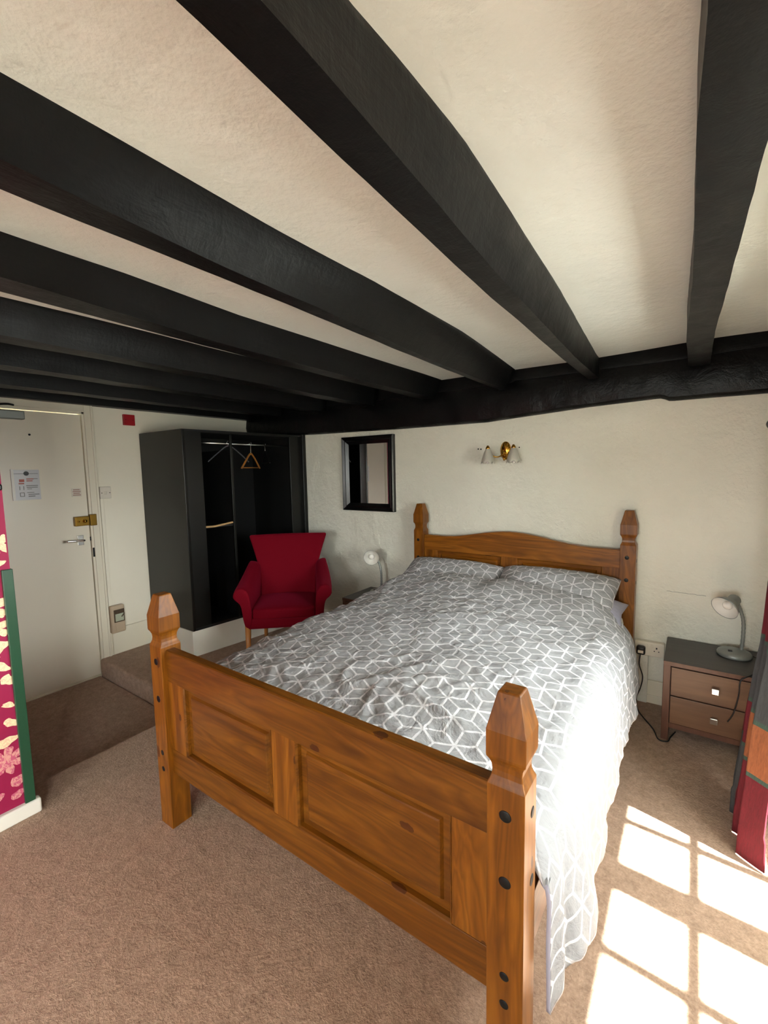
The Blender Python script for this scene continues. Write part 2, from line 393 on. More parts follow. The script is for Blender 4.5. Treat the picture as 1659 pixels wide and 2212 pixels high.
# right wall: deep recesses whose casement windows stand at x = GX
GX, z0w, z1w, BY0, BY1 = 1.0, 0.26, 1.70, 0.97, 2.13
SY0, SY1 = -1.73, -0.57
bm = BM()
box(bm, XR, GX + 0.035, BY1, YB + 0.1, -0.2, 2.1); box(bm, XR, GX + 0.035, SY1, BY0, -0.2, 2.1); box(bm, XR, GX + 0.035, YF - 0.1, SY0, -0.2, 2.1)
for a, b, zz0 in ((BY0, BY1, 0.92), (SY0, SY1, z0w)):
    box(bm, XR, GX + 0.035, a - 0.01, b + 0.01, 1.76, 2.1)
    box(bm, GX - 0.04, GX + 0.035, a, b, -0.2, zz0); box(bm, GX - 0.02, GX + 0.035, a, b, z1w, 1.76)
struct('wall_right', bm, M['wall'])
bm = BM(); box(bm, XR, GX - 0.04, BY0, BY1, -0.2, 0.0); box(bm, XR, GX - 0.04, SY0, SY1, -0.2, 0.0); struct('floor_recess', bm, M['carpet'])
def casement_window(nm, label, y0, y1, cas, z0w, rows):
    root = thing(nm, label, loc=(GX, (y0 + y1) / 2, z0w), kind='structure')
    zt, zb, PITCH = 1.645, z0w + 0.03, 0.318
    bm = BM()
    box(bm, GX - 0.02, GX + 0.016, y0, y1, z0w, zb); box(bm, GX - 0.02, GX + 0.016, y0, y1, zt, z1w)
    eds = [y0] + [v for c in cas for v in c] + [y1]
    for a, b in zip(eds[::2], eds[1::2]): box(bm, GX - 0.02, GX + 0.016, a, b, zb, zt)
    obj('window_frame', bm, M['white'], root, bevel=0.003)
    for a, b in cas:
        ym = (a + b) / 2
        boxo('glazing_bar', GX - 0.014, GX + 0.014, ym - 0.019, ym + 0.019, zb, zt, M['white'], root)
        for k in range(1, rows):
            for p, q in ((a, ym - 0.019), (ym + 0.019, b)): boxo('glazing_bar', GX - 0.013, GX + 0.013, p, q, zt - k * PITCH - 0.012, zt - k * PITCH + 0.012, M['white'], root)
        boxo('pane', GX - 0.002, GX + 0.002, a, b, zb, zt, M['glass'], root)
    boxo('window_sill', GX - 0.07, GX - 0.03, y0, y1, z0w - 0.0, z0w + 0.02, M['white'], root, bevel=0.004)
    L = bpy.data.lights.new('window_portal', 'AREA'); L.shape = 'RECTANGLE'; L.size = z1w - z0w; L.size_y = y1 - y0; L.cycles.is_portal = True
    lo = bpy.data.objects.new('window_portal', L); C.objects.link(lo); lo.location = (GX + 0.05, (y0 + y1) / 2, (z0w + z1w) / 2); lo.rotation_euler = (0, math.radians(90), 0)
casement_window('window_1', 'white casement window in the recess beside the bed', BY0, BY1, [(1.04, 1.48), (1.61, 2.05)], 0.92, 3)
casement_window('window_2', 'white casement window in the recess behind the camera', SY0, SY1, [(-1.66, -1.22), (-1.09, -0.65)], 0.26, 5)

# ------------------------------------------------------------------ skirting boards
bm = BM(); box(bm, -2.96, XR, YB - 0.022, YB + 0.01, 0, 0.135); box(bm, -2.96, XR, YB - 0.030, YB + 0.01, 0, 0.05)
struct('baseboard_back', bm, M['cream'], 'cream skirting along the headboard wall', bevel=0.004)
bm = BM(); box(bm, XL - 0.01, XL + 0.02, 1.53, 1.86, 0.0, 0.205)
struct('baseboard_left', bm, M['cream'], 'tall cream skirting between door and wardrobe', bevel=0.005)
bm = BM(); box(bm, XR - 0.02, XR + 0.01, BY1 + 0.02, YB - 0.02, 0, 0.12); struct('baseboard_right', bm, M['cream'])

# ------------------------------------------------------------------ door
door = thing('door_1', 'cream flush door with brass lock and chrome lever', loc=(XL, 1.44, ZW), kind='structure')
boxo('door_leaf', XL - 0.045, XL - 0.004, 0.61, 1.436, ZW + 0.008, 1.86, M['door'], door, bevel=0.002)
bm = BM()
box(bm, XL - 0.06, XL + 0.006, 1.441, 1.462, ZW, 1.885); box(bm, XL - 0.06, XL + 0.006, 0.585, 0.605, ZW, 1.885); box(bm, XL - 0.06, XL + 0.006, 0.585, 1.462, 1.866, 1.888)
obj('door_jamb', bm, M['cream'], door, bevel=0.002)
bm = BM()
for y0, y1, z0, z1 in ((1.456, 1.512, ZW, 1.943), (0.53, 0.59, ZW, 1.943), (0.5901, 1.4559, 1.885, 1.9428)):
    box(bm, XL - 0.005, XL + 0.016, y0, y1, z0, z1)
box(bm, XL - 0.005, XL + 0.024, 1.4961, 1.5125, ZW, 1.9435); box(bm, XL - 0.005, XL + 0.024, 0.5295, 1.4959, 1.928, 1.9435)
obj('architrave', bm, M['cream'], door, bevel=0.004)
hd = obj('handle_plate', box(BM(), XL - 0.004, XL + 0.006, 1.348, 1.39, 0.90, 0.975), M['satin'], door, bevel=0.003)
bm = BM(); tube(bm, smooth_path([(XL, 1.375, 0.94), (XL + 0.05, 1.375, 0.94), (XL + 0.062, 1.362, 0.941), (XL + 0.062, 1.31, 0.943), (XL + 0.055, 1.262, 0.945)], 6), 0.009, 12)
obj('lever_handle', bm, M['satin'], door, smooth=True)
bm = BM(); box(bm, XL - 0.004, XL + 0.03, 1.335, 1.43, 1.045, 1.115); obj('rim_lock', bm, M['brass_old'], door, bevel=0.004)
bm = BM(); lathe(bm, [(0.0, 0.052), (0.012, 0.05), (0.014, 0.03), (0.012, 0.028)], (XL, 1.395, 1.08), (1, 0, 0), 20)
lathe(bm, [(0.0, 0.038), (0.006, 0.038), (0.006, 0.028)], (XL, 1.355, 1.08), (1, 0, 0), 16)
obj('lock_knob', bm, M['brass'], door, smooth=True)
bm = BM(); box(bm, XL - 0.004, XL + 0.034, 1.433, 1.478, 1.04, 1.125); obj('lock_keep', bm, M['brass_old'], door, bevel=0.004)
boxo('strike_recess', XL, XL + 0.0075, 1.443, 1.461, 0.80, 0.87, M['dark'], door)
boxo('latch_recess', XL - 0.01, XL + 0.0005, 1.434, 1.4415, 0.925, 0.955, M['dark'], door)
bm = BM(); lathe(bm, [(0, 0.004), (0.006, 0.003), (0.007, -0.004)], (XL, 1.12, 1.70), (1, 0, 0), 14); obj('peephole', bm, M['bolt'], door, smooth=True)
cl = thing('door_closer', 'grey box door closer at the top of the cream door', 'door closer', (XL, 0.95, 1.84))
boxo('closer_body', XL - 0.004, XL + 0.05, 0.80, 1.09, 1.795, 1.85, M['lamp'], cl, bevel=0.006)
bm = BM(); tube(bm, smooth_path([(XL + 0.03, 0.87, 1.85), (XL + 0.06, 0.93, 1.875), (XL + 0.05, 1.0, 1.888), (XL + 0.022, 1.04, 1.888)], 6), 0.007, 8); obj('closer_arm', bm, M['bolt'], cl, smooth=True)

# notice and sticker on the door
PX = XL - 0.0035
nt = thing('fire_notice', 'laminated notice sheet with red and grey print on the door', 'notice', (XL, 1.078, 1.36))
boxo('sheet', PX, PX + 0.004, 1.003, 1.153, 1.258, 1.462, M['paper'], nt, bevel=0.001)
boxo('holder_edge', PX, PX + 0.006, 0.996, 1.012, 1.256, 1.466, M['white'], nt, bevel=0.001)
bm = BM(); lathe(bm, [(0, 0.0008), (0.015, 0.0006), (0.015, 0)], (PX + 0.0045, 1.08, 1.437), (1, 0, 0), 20, 1.0, 1.0); obj('round_logo', bm, M['ink'], nt)
for (y0, y1, z0, z1) in ((1.038, 1.066, 1.380, 1.398), (1.078, 1.118, 1.397, 1.403), (1.078, 1.112, 1.384, 1.390), (1.034, 1.064, 1.366, 1.374)): boxo('red_printed_line', PX + 0.0035, PX + 0.005, y0, y1, z0, z1, M['ink_red'], nt)
bm = BM()
for (y0, y1, z0, z1) in ((1.012, 1.066, 1.434, 1.437), (1.096, 1.146, 1.434, 1.437), (1.118, 1.142, 1.399, 1.403), (1.074, 1.140, 1.352, 1.357), (1.076, 1.138, 1.340, 1.345), (1.078, 1.105, 1.330, 1.334),
                         (1.076, 1.116, 1.305, 1.309), (1.082, 1.144, 1.292, 1.297), (1.082, 1.120, 1.279, 1.285),
                         (1.036, 1.040, 1.326, 1.352), (1.058, 1.062, 1.326, 1.352), (1.036, 1.062, 1.305, 1.309), (1.036, 1.040, 1.283, 1.309), (1.058, 1.062, 1.283, 1.309), (1.036, 1.062, 1.281, 1.285)):
    boxo('printed_line', PX + 0.0035, PX + 0.005, y0, y1, z0, z1, M['ink_grey'], nt)
bm.free()
st = thing('small_sticker', 'small square beige sticker with pink print above the brass lock', 'sticker', (XL, 1.372, 1.292))
boxo('sticker_face', PX, PX + 0.003, 1.34, 1.402, 1.262, 1.322, M['plastic'], st)
for k in range(4): boxo('pink_printed_line', PX + 0.0028, PX + 0.0042, 1.346 + 0.004 * (k % 2), 1.397 - 0.006 * (k % 2), 1.270 + k * 0.013, 1.277 + k * 0.013, M['ink_pink'], st)

# wall fittings on the left wall
sw = thing('light_switch', 'cream double light switch beside the door frame', 'light switch', (XL, 1.552, 1.28))
boxo('back_box', XL - 0.002, XL + 0.03, 1.516, 1.594, 1.236, 1.327, M['plastic'], sw, bevel=0.004)
boxo('rocker', XL + 0.028, XL + 0.036, 1.545, 1.553, 1.268, 1.292, M['plastic'], sw, bevel=0.001)
boxo('rocker', XL + 0.028, XL + 0.036, 1.557, 1.565, 1.268, 1.292, M['plastic'], sw, bevel=0.001)
for y in (1.527, 1.583):
    bm = BM(); lathe(bm, [(0, 0.0015), (0.0035, 0.001), (0.0035, -0.002)], (XL + 0.03, y, 1.28), (1, 0, 0), 10); obj('screw', bm, M['bolt'], sw)
tag(boxo('cable_trunking', XL - 0.002, XL + 0.016, 1.518, 1.543, 0.395, 1.238, M['wall_cream'], bevel=0.004, loc=(XL, 1.53, 0.4)), 'cream cable trunking running down from the light switch', 'trunking')
hc = thing('heater_control', 'beige box with a grey label low on the wall by the door', 'control box', (XL, 1.568, 0.17))
boxo('case', XL - 0.002, XL + 0.045, 1.516, 1.620, 0.175, 0.395, M['beige'], hc, bevel=0.012, seg=3)
boxo('display_recess', XL + 0.043, XL + 0.048, 1.537, 1.614, 0.262, 0.362, M['brown_pl'], hc, bevel=0.001)
boxo('display_label', XL + 0.046, XL + 0.050, 1.545, 1.606, 0.27, 0.328, M['lcd'], hc)
bm = BM(); tube(bm, [(XL + 0.05, 1.59, 0.30), (XL + 0.052, 1.612, 0.325)], 0.005, 8); obj('pointer', bm, M['brown_pl'], hc)
boxo('flap', XL + 0.043, XL + 0.050, 1.545, 1.614, 0.187, 0.258, M['beige'], hc, bevel=0.003)
rp = thing('red_sounder', 'small square red plate high on the wall by the door', 'alarm plate', (XL, 1.773, 1.848))
boxo('plate', XL - 0.002, XL + 0.022, 1.73, 1.816, 1.806, 1.89, M['red_pl'], rp, bevel=0.003)
for y in (1.745, 1.80):
    bm = BM(); lathe(bm, [(0, 0.0012), (0.003, 0.0008), (0.003, -0.001)], (XL + 0.022, y, 1.848), (1, 0, 0), 10); obj('screw', bm, M['bolt'], rp)

# ------------------------------------------------------------------ pink wallpapered partition
bm = BM(); box(bm, XL, -2.24, YF, 0.568, ZW, ZC); pt = struct('wall_partition', bm, M['pink'], 'magenta floral wallpapered partition at the left edge')
def leafpoly(bm, pts, x):
    vs = [bm.verts.new((x, y, z)) for y, z in pts]; vs2 = [bm.verts.new((x - 0.0016, y, z)) for y, z in pts]
    bm.faces.new(vs); n = len(vs)
    for i in range(n): bm.faces.new((vs[i], vs[(i + 1) % n], vs2[(i + 1) % n], vs2[i]))
def flower(bm, cy, cz, r, k, ph=0.0, sq=1.0):
    pts = []
    for i in range(k * 10):
        a = 2 * math.pi * i / (k * 10); q = abs(math.sin(a * k / 2 + ph))
        rr = r * (0.45 + 0.55 * q ** 0.6) * (1 + 0.07 * math.sin(a * 13))
        pts.append((cy + rr * math.cos(a), cz + sq * rr * math.sin(a)))
    pts = [(min(p[0], 0.563), p[1]) for p in pts]; leafpoly(bm, pts, -2.2388)
def leaf(bm, cy, cz, L_, wd, ang):
    pts = []
    for i in range(24):
        t_ = i / 12 * math.pi; u = math.cos(t_) * L_; v = math.sin(t_) * wd * (1 - 0.5 * math.cos(t_)) * (1 + 0.15 * math.sin(6 * t_))
        pts.append((min(cy + u * math.cos(ang) - v * math.sin(ang), 0.563), cz + u * math.sin(ang) + v * math.cos(ang)))
    leafpoly(bm, pts, -2.2388)
rnd = random.Random(3)
bm = BM(); bm2 = BM()
for cy, cz, r, k in ((0.535, 1.155, 0.05, 5), (0.49, 0.90, 0.062, 6), (0.50, 0.815, 0.05, 6), (0.36, 1.1, 0.1, 7), (0.33, 0.6, 0.09, 7), (0.2, 0.85, 0.1, 6), (0.05, 1.2, 0.12, 7), (-0.1, 0.6, 0.11, 7), (0.3, 1.5, 0.1, 6), (0.5, 1.52, 0.05, 5)): flower(bm, cy, cz, r, k)
for a in ((0.50, 0.665, 0.045, 0.02, -0.5), (0.525, 0.60, 0.025, 0.018, -0.9), (0.51, 0.745, 0.035, 0.022, 0.3), (0.47, 0.70, 0.04, 0.016, 0.1), (0.52, 0.50, 0.012, 0.02, 1.2), (0.525, 0.42, 0.03, 0.014, -0.6), (0.505, 0.35, 0.04, 0.018, 0.2), (0.43, 0.95, 0.05, 0.02, 0.6), (0.40, 0.45, 0.05, 0.02, -0.4), (0.53, 1.075, 0.03, 0.014, 0.3)): leaf(bm, *a)
for cy, cz, r, k in ((0.495, 0.27, 0.06, 7), (0.3, 0.3, 0.08, 6), (0.1, 0.35, 0.1, 7)): flower(bm2, cy, cz, r, k)
for a in ((0.525, 0.115, 0.03, 0.014, 0.4), (0.53, 0.17, 0.03, 0.02, 0.1), (0.43, 0.13, 0.05, 0.03, 0.2)): leaf(bm2, *a)
obj('cream_flowers', bm, M['cream_print'], pt); obj('pink_flowers', bm2, M['pink_print'], pt)
boxo('corner_batten', -2.262, -2.226, 0.538, 0.573, 0.055, 1.05, M['green'], pt, bevel=0.002)
boxo('partition_skirting', -2.255, -2.218, YF, 0.590, 0.0, 0.062, M['white'], pt, bevel=0.008, seg=3)
boxo('wall_bracket', -2.25, -2.232, 0.50, 0.569, 1.365, 1.39, M['black_pl'], pt, bevel=0.006)

# ------------------------------------------------------------------ ceiling joists and wall plate
def joist(label, xl, xrb, xrt, seed, y0=YF + 0.02, y1=2.935, rough=1.0):
    bm = BM(); n = 90
    def P(i, j):
        y = y0 + (y1 - y0) * i / (n - 1); a, b, c = interp(xl, y), interp(xrb, y), interp(xrt, y)
        zb = 1.93 + 0.004 * nz(y * 1.3, seed, 0)
        q = [(a - 0.004, ZC + 0.02), (a - 0.002, 2.02), (a - 0.001, 1.97), (a, zb), (a * 0.65 + b * 0.35, zb - 0.001), (a * 0.35 + b * 0.65, zb - 0.001), (b, zb), (b * 0.6 + c * 0.4, zb * 0.6 + ZC * 0.4), (c, ZC - 0.01), (c + 0.001, ZC + 0.02)][j % 10]
        w1 = 0.0018 * rough
        return (q[0] + w1 * nz(y * 5, j * 1.7, seed) + w1 * 0.5 * nz(y * 17, j * 2.1, seed), y, q[1] + (w1 * nz(y * 6, j * 2.9, seed + 5) if j < 9 else 0))
    vs = grid(bm, P, n, 10)
    for v in (vs[0], vs[-1]): bm.faces.new(v)
    for i in range(n - 1): bm.faces.new((vs[i][0], vs[i][9], vs[i + 1][9], vs[i + 1][0]))
    for i in range(n - 1):
        for j in (3, 6): bm.edges.get((vs[i][j], vs[i + 1][j])).smooth = False
    o = obj('ceiling_joist', bm, M['beam'], smooth=False, loc=((xl[0][1] + xrb[0][1]) / 2, 0.6, 1.93))
    for p in o.data.polygons: p.use_smooth = True
    return tag(o, label, 'ceiling joist', 'black ceiling joists')
joist('widest black joist at the right edge, running above the nightstand', [(-1, 0.02), (0.65, -0.009), (0.9, -0.018), (1.54, -0.025), (2.3, -0.05)], [(0.4, 0.108), (0.65, 0.09), (0.97, 0.075), (1.36, 0.066), (2.2, 0.044)], [(0.4, 0.11), (0.97, 0.077), (2.2, 0.046)], 11)
joist('black joist with a pale grey right flank, second from the right', [(-1, -0.45), (0.31, -0.482), (0.62, -0.498), (1.12, -0.521), (2.3, -0.542)], [(-1, -0.385), (0.36, -0.407), (0.58, -0.416), (1.21, -0.453), (2.27, -0.485)],
      [(-1, -0.42), (0.53, -0.418), (0.64, -0.408), (0.86, -0.397), (1.14, -0.404), (1.68, -0.426), (2.88, -0.49)], 22)
joist('broad black joist crossing the middle of the ceiling, third from the right', [(-1, -1.0), (0.3, -1.037), (0.79, -1.045), (1.39, -1.065), (2.38, -1.087)], [(-1, -0.92), (0.28, -0.94), (0.47, -0.96), (0.73, -0.985), (1.05, -0.995), (2.04, -1.048)],
      [(-1, -0.93), (0.5, -0.93), (0.86, -0.93), (1.25, -0.917), (2.0, -0.934), (3.1, -1.0)], 33)
joist('black joist between the broad middle one and the rough black ones', [(-1, -1.57), (0.44, -1.596), (0.83, -1.626), (1.5, -1.66), (3, -1.69)], [(-1, -1.46), (0.41, -1.476), (0.78, -1.52), (1.16, -1.565), (2.1, -1.585)],
      [(-1, -1.51), (0.44, -1.515), (0.73, -1.512), (1.2, -1.547), (2.1, -1.537), (3.1, -1.528)], 44)
joist('rough black joist under the thin white strip of ceiling', [(0, -2.19), (3, -2.22)], [(0, -2.06), (1.05, -2.09), (3, -2.12)], [(0, -2.05), (1.05, -2.055), (3, -2.09)], 55, rough=2.2)
joist('rough black joist, second of the three above the door', [(0, -2.74), (3, -2.77)], [(0, -2.61), (3, -2.66)], [(0, -2.60), (3, -2.64)], 66, rough=2.2)
joist('rough black joist above the door, last before the wall', [(0, -3.30), (3, -3.31)], [(0, -3.17), (3, -3.20)], [(0, -3.16), (3, -3.19)], 77, rough=2.2)
joist('black joist lying against the door wall', [(0, -3.74), (3, -3.74)], [(0, -3.635), (3, -3.64)], [(0, -3.63), (3, -3.64)], 88, rough=1.5)
# wall plate beam along the headboard wall
bm = BM(); n = 200
zbt = [(-3.72, 1.80), (-3.1, 1.755), (-2.9, 1.747), (-1.9, 1.733), (-1.2, 1.732), (-0.55, 1.774), (-0.19, 1.787), (-0.165, 1.786), (-0.13, 1.768), (0.36, 1.764)]
def P(i, j):
    x = XL + (XR - XL) * i / (n - 1); zb = interp(zbt, x); st_ = 1.965 + 0.012 * nz(x * 2, 4, 4) + 0.012 * (x > -1)
    q = [(3.0, ZC + 0.02), (2.945, ZC + 0.02), (2.944, st_ + 0.006), (2.930, st_ - 0.002), (2.918, (st_ * 2 + zb) / 3), (2.914, (st_ + 2 * zb) / 3), (2.922, zb + 0.014), (2.935, zb), (3.0, zb - 0.002)][j]
    a = 0.006 if 2 < j < 8 else 0.002
    return (x, q[0] + a * nz(x * 8, j * 1.3, 2) + a * 0.7 * nz(x * 25, j * 2.3, 7), q[1] + (a * 0.8 * nz(x * 7, j * 3.3, 9) if 2 < j < 8 else 0))
vs = grid(bm, P, n, 9); bm.faces.new(vs[0]); bm.faces.new(vs[-1])
for i in range(n - 1):
    for j in (2, 6): bm.edges.get((vs[i][j], vs[i + 1][j])).smooth = False
o = obj('wall_plate_beam', bm, M['plate'], smooth=True, loc=(-1.68, 2.95, 1.75))
tag(o, 'heavy rough black beam along the top of the headboard wall', 'beam')

# ------------------------------------------------------------------ bed
FX0, FX1, FY, HY, PW = -1.737, -0.257, 0.846, 2.866, 0.082
bed = thing('double_bed', 'pine double bed with panelled footboard and arched headboard', 'bed', ((FX0 + FX1) / 2, 1.9, 0))
def post(x0, y0, zs):
    cx, cy = x0 + PW / 2, y0 + PW / 2; h = PW / 2
    prof = [(0, h), (zs - 0.003, h), (zs, h - 0.001), (zs + 0.007, h * 0.9), (zs + 0.016, h * 0.82), (zs + 0.028, h * 0.79), (zs + 0.040, h * 0.82), (zs + 0.050, h * 0.91), (zs + 0.058, h * 1.03), (zs + 0.064, h * 1.05),
            (zs + 0.118, h * 1.05), (zs + 0.128, h * 0.99), (zs + 0.196, h * 0.60), (zs + 0.2, h * 0.54)]
    bm = BM(); prev = None
    for z, hw in prof:
        ring = [bm.verts.new((cx + sx * hw, cy + sy * hw, z)) for sx, sy in ((-1, -1), (1, -1), (1, 1), (-1, 1))]
        if prev:
            for k in range(4): bm.faces.new((prev[k], prev[(k + 1) % 4], ring[(k + 1) % 4], ring[k]))
        else: bm.faces.new(ring)
        prev = ring
    bm.faces.new(prev)
    return obj('bed_post', bm, M['pine_z'], bed, bevel=0.002)
def bolt(p, x, y, z, d, r=0.0125):
    bm = BM(); lathe(bm, [(0, 0.0005), (r * 0.85, 0.0012), (r, 0.0), (r, -0.004)], (x, y, z), d, 20); obj('bolt_cap', bm, M['bolt'], p, smooth=True)
pFL = post(FX0, FY, 0.7515); pFR = post(FX1 - PW, FY, 0.7515); pHL = post(FX0, HY, 0.9553); pHR = post(FX1 - PW, HY, 0.9553)
for p, x0, zz in ((pFL, FX0, (0.687, 0.535)), (pFR, FX1 - PW, (0.687, 0.535))):
    for z in zz: bolt(p, x0 + PW / 2, FY, z, (0, -1, 0), 0.0135)
    for z in (0.311, 0.243): bolt(p, x0 + PW / 2, FY, z, (0, -1, 0), 0.0105)
for z in (0.68, 0.521): bolt(pFR, FX1, FY + 0.054, z, (1, 0, 0), 0.0125)
for p, x0 in ((pHL, FX0), (pHR, FX1 - PW)):
    for z in (0.882, 0.75): bolt(p, x0 + PW / 2 - 0.004, HY, z, (0, -1, 0), 0.0115)
for z in (0.86, 0.73): bolt(pHR, FX1, HY + 0.05, z, (1, 0, 0), 0.0115)
IX0, IX1 = FX0 + PW, FX1 - PW
def raised_panel(bm, x0, x1, z0, z1, yf):
    def ring(ins, dy): return [bm.verts.new(p) for p in ((x0 + ins, yf + dy, z0 + ins), (x1 - ins, yf + dy, z0 + ins), (x1 - ins, yf + dy, z1 - ins), (x0 + ins, yf + dy, z1 - ins))]
    rs = [ring(0, 0.0), ring(0.002, 0.0005), ring(0.006, 0.006), ring(0.008, 0.019), ring(0.030, 0.020), ring(0.036, 0.012), ring(0.040, 0.010)]
    for a, b in zip(rs, rs[1:]):
        for k in range(4): bm.faces.new((a[k], a[(k + 1) % 4], b[(k + 1) % 4], b[k]))
    bm.faces.new(rs[-1])
    bk = [bm.verts.new(p) for p in ((x0, yf + 0.03, z0), (x1, yf + 0.03, z0), (x1, yf + 0.03, z1), (x0, yf + 0.03, z1))]
    for k in range(4): bm.faces.new((rs[0][k], bk[k], bk[(k + 1) % 4], rs[0][(k + 1) % 4]))
    bm.faces.new(bk[::-1])
def board(yf, zb, zbr, ztr, zt, arch=0.0, wood='pine_foot_shaded'):
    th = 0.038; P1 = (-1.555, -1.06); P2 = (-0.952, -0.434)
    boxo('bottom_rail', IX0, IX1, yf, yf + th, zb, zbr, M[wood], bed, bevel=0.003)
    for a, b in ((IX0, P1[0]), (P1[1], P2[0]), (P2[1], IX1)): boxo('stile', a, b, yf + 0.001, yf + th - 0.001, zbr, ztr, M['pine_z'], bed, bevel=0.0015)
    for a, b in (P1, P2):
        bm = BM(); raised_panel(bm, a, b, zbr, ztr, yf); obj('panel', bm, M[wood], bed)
    bm = BM(); n = 48; cx = (IX0 + IX1) / 2
    def zz(x):
        u = abs(x - cx) / ((IX1 - IX0) / 2)
        return zt + arch * (0.5 + 0.5 * math.cos(math.pi * min(1, u / 0.78)) if u < 0.78 else 0)
    def P(i, j):
        x = IX0 + (IX1 - IX0) * i / (n - 1)
        return ((x, yf, ztr), (x, yf, zz(x) - 0.003), (x, yf + 0.004, zz(x)), (x, yf + th - 0.004, zz(x)), (x, yf + th, zz(x) - 0.003), (x, yf + th, ztr))[j]
    vs = grid(bm, P, n, 6)
    bm.faces.new(vs[0]); bm.faces.new(vs[-1])
    for i in range(n - 1): bm.faces.new((vs[i][0], vs[i][5], vs[i + 1][5], vs[i + 1][0]))
    obj('top_rail', bm, M[wood], bed)
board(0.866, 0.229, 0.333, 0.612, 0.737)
board(2.888, 0.30, 0.45, 0.812, 0.921, 0.062, 'pine_head_lit')
for x in (FX0 + 0.02, FX1 - 0.045): boxo('side_rail', x, x + 0.025, FY + PW, HY, 0.26, 0.40, M['pine_y'], bed, bevel=0.003)
# mattress
bm = BM(); box(bm, -1.69, -0.30, 0.95, 2.84, 0.34, 0.565)
tag(obj('mattress', bm, M['mattress'], bevel=0.05, seg=4, loc=(-0.99, 1.9, 0.34)), 'mattress lying on the pine bed under the duvet', 'mattress')

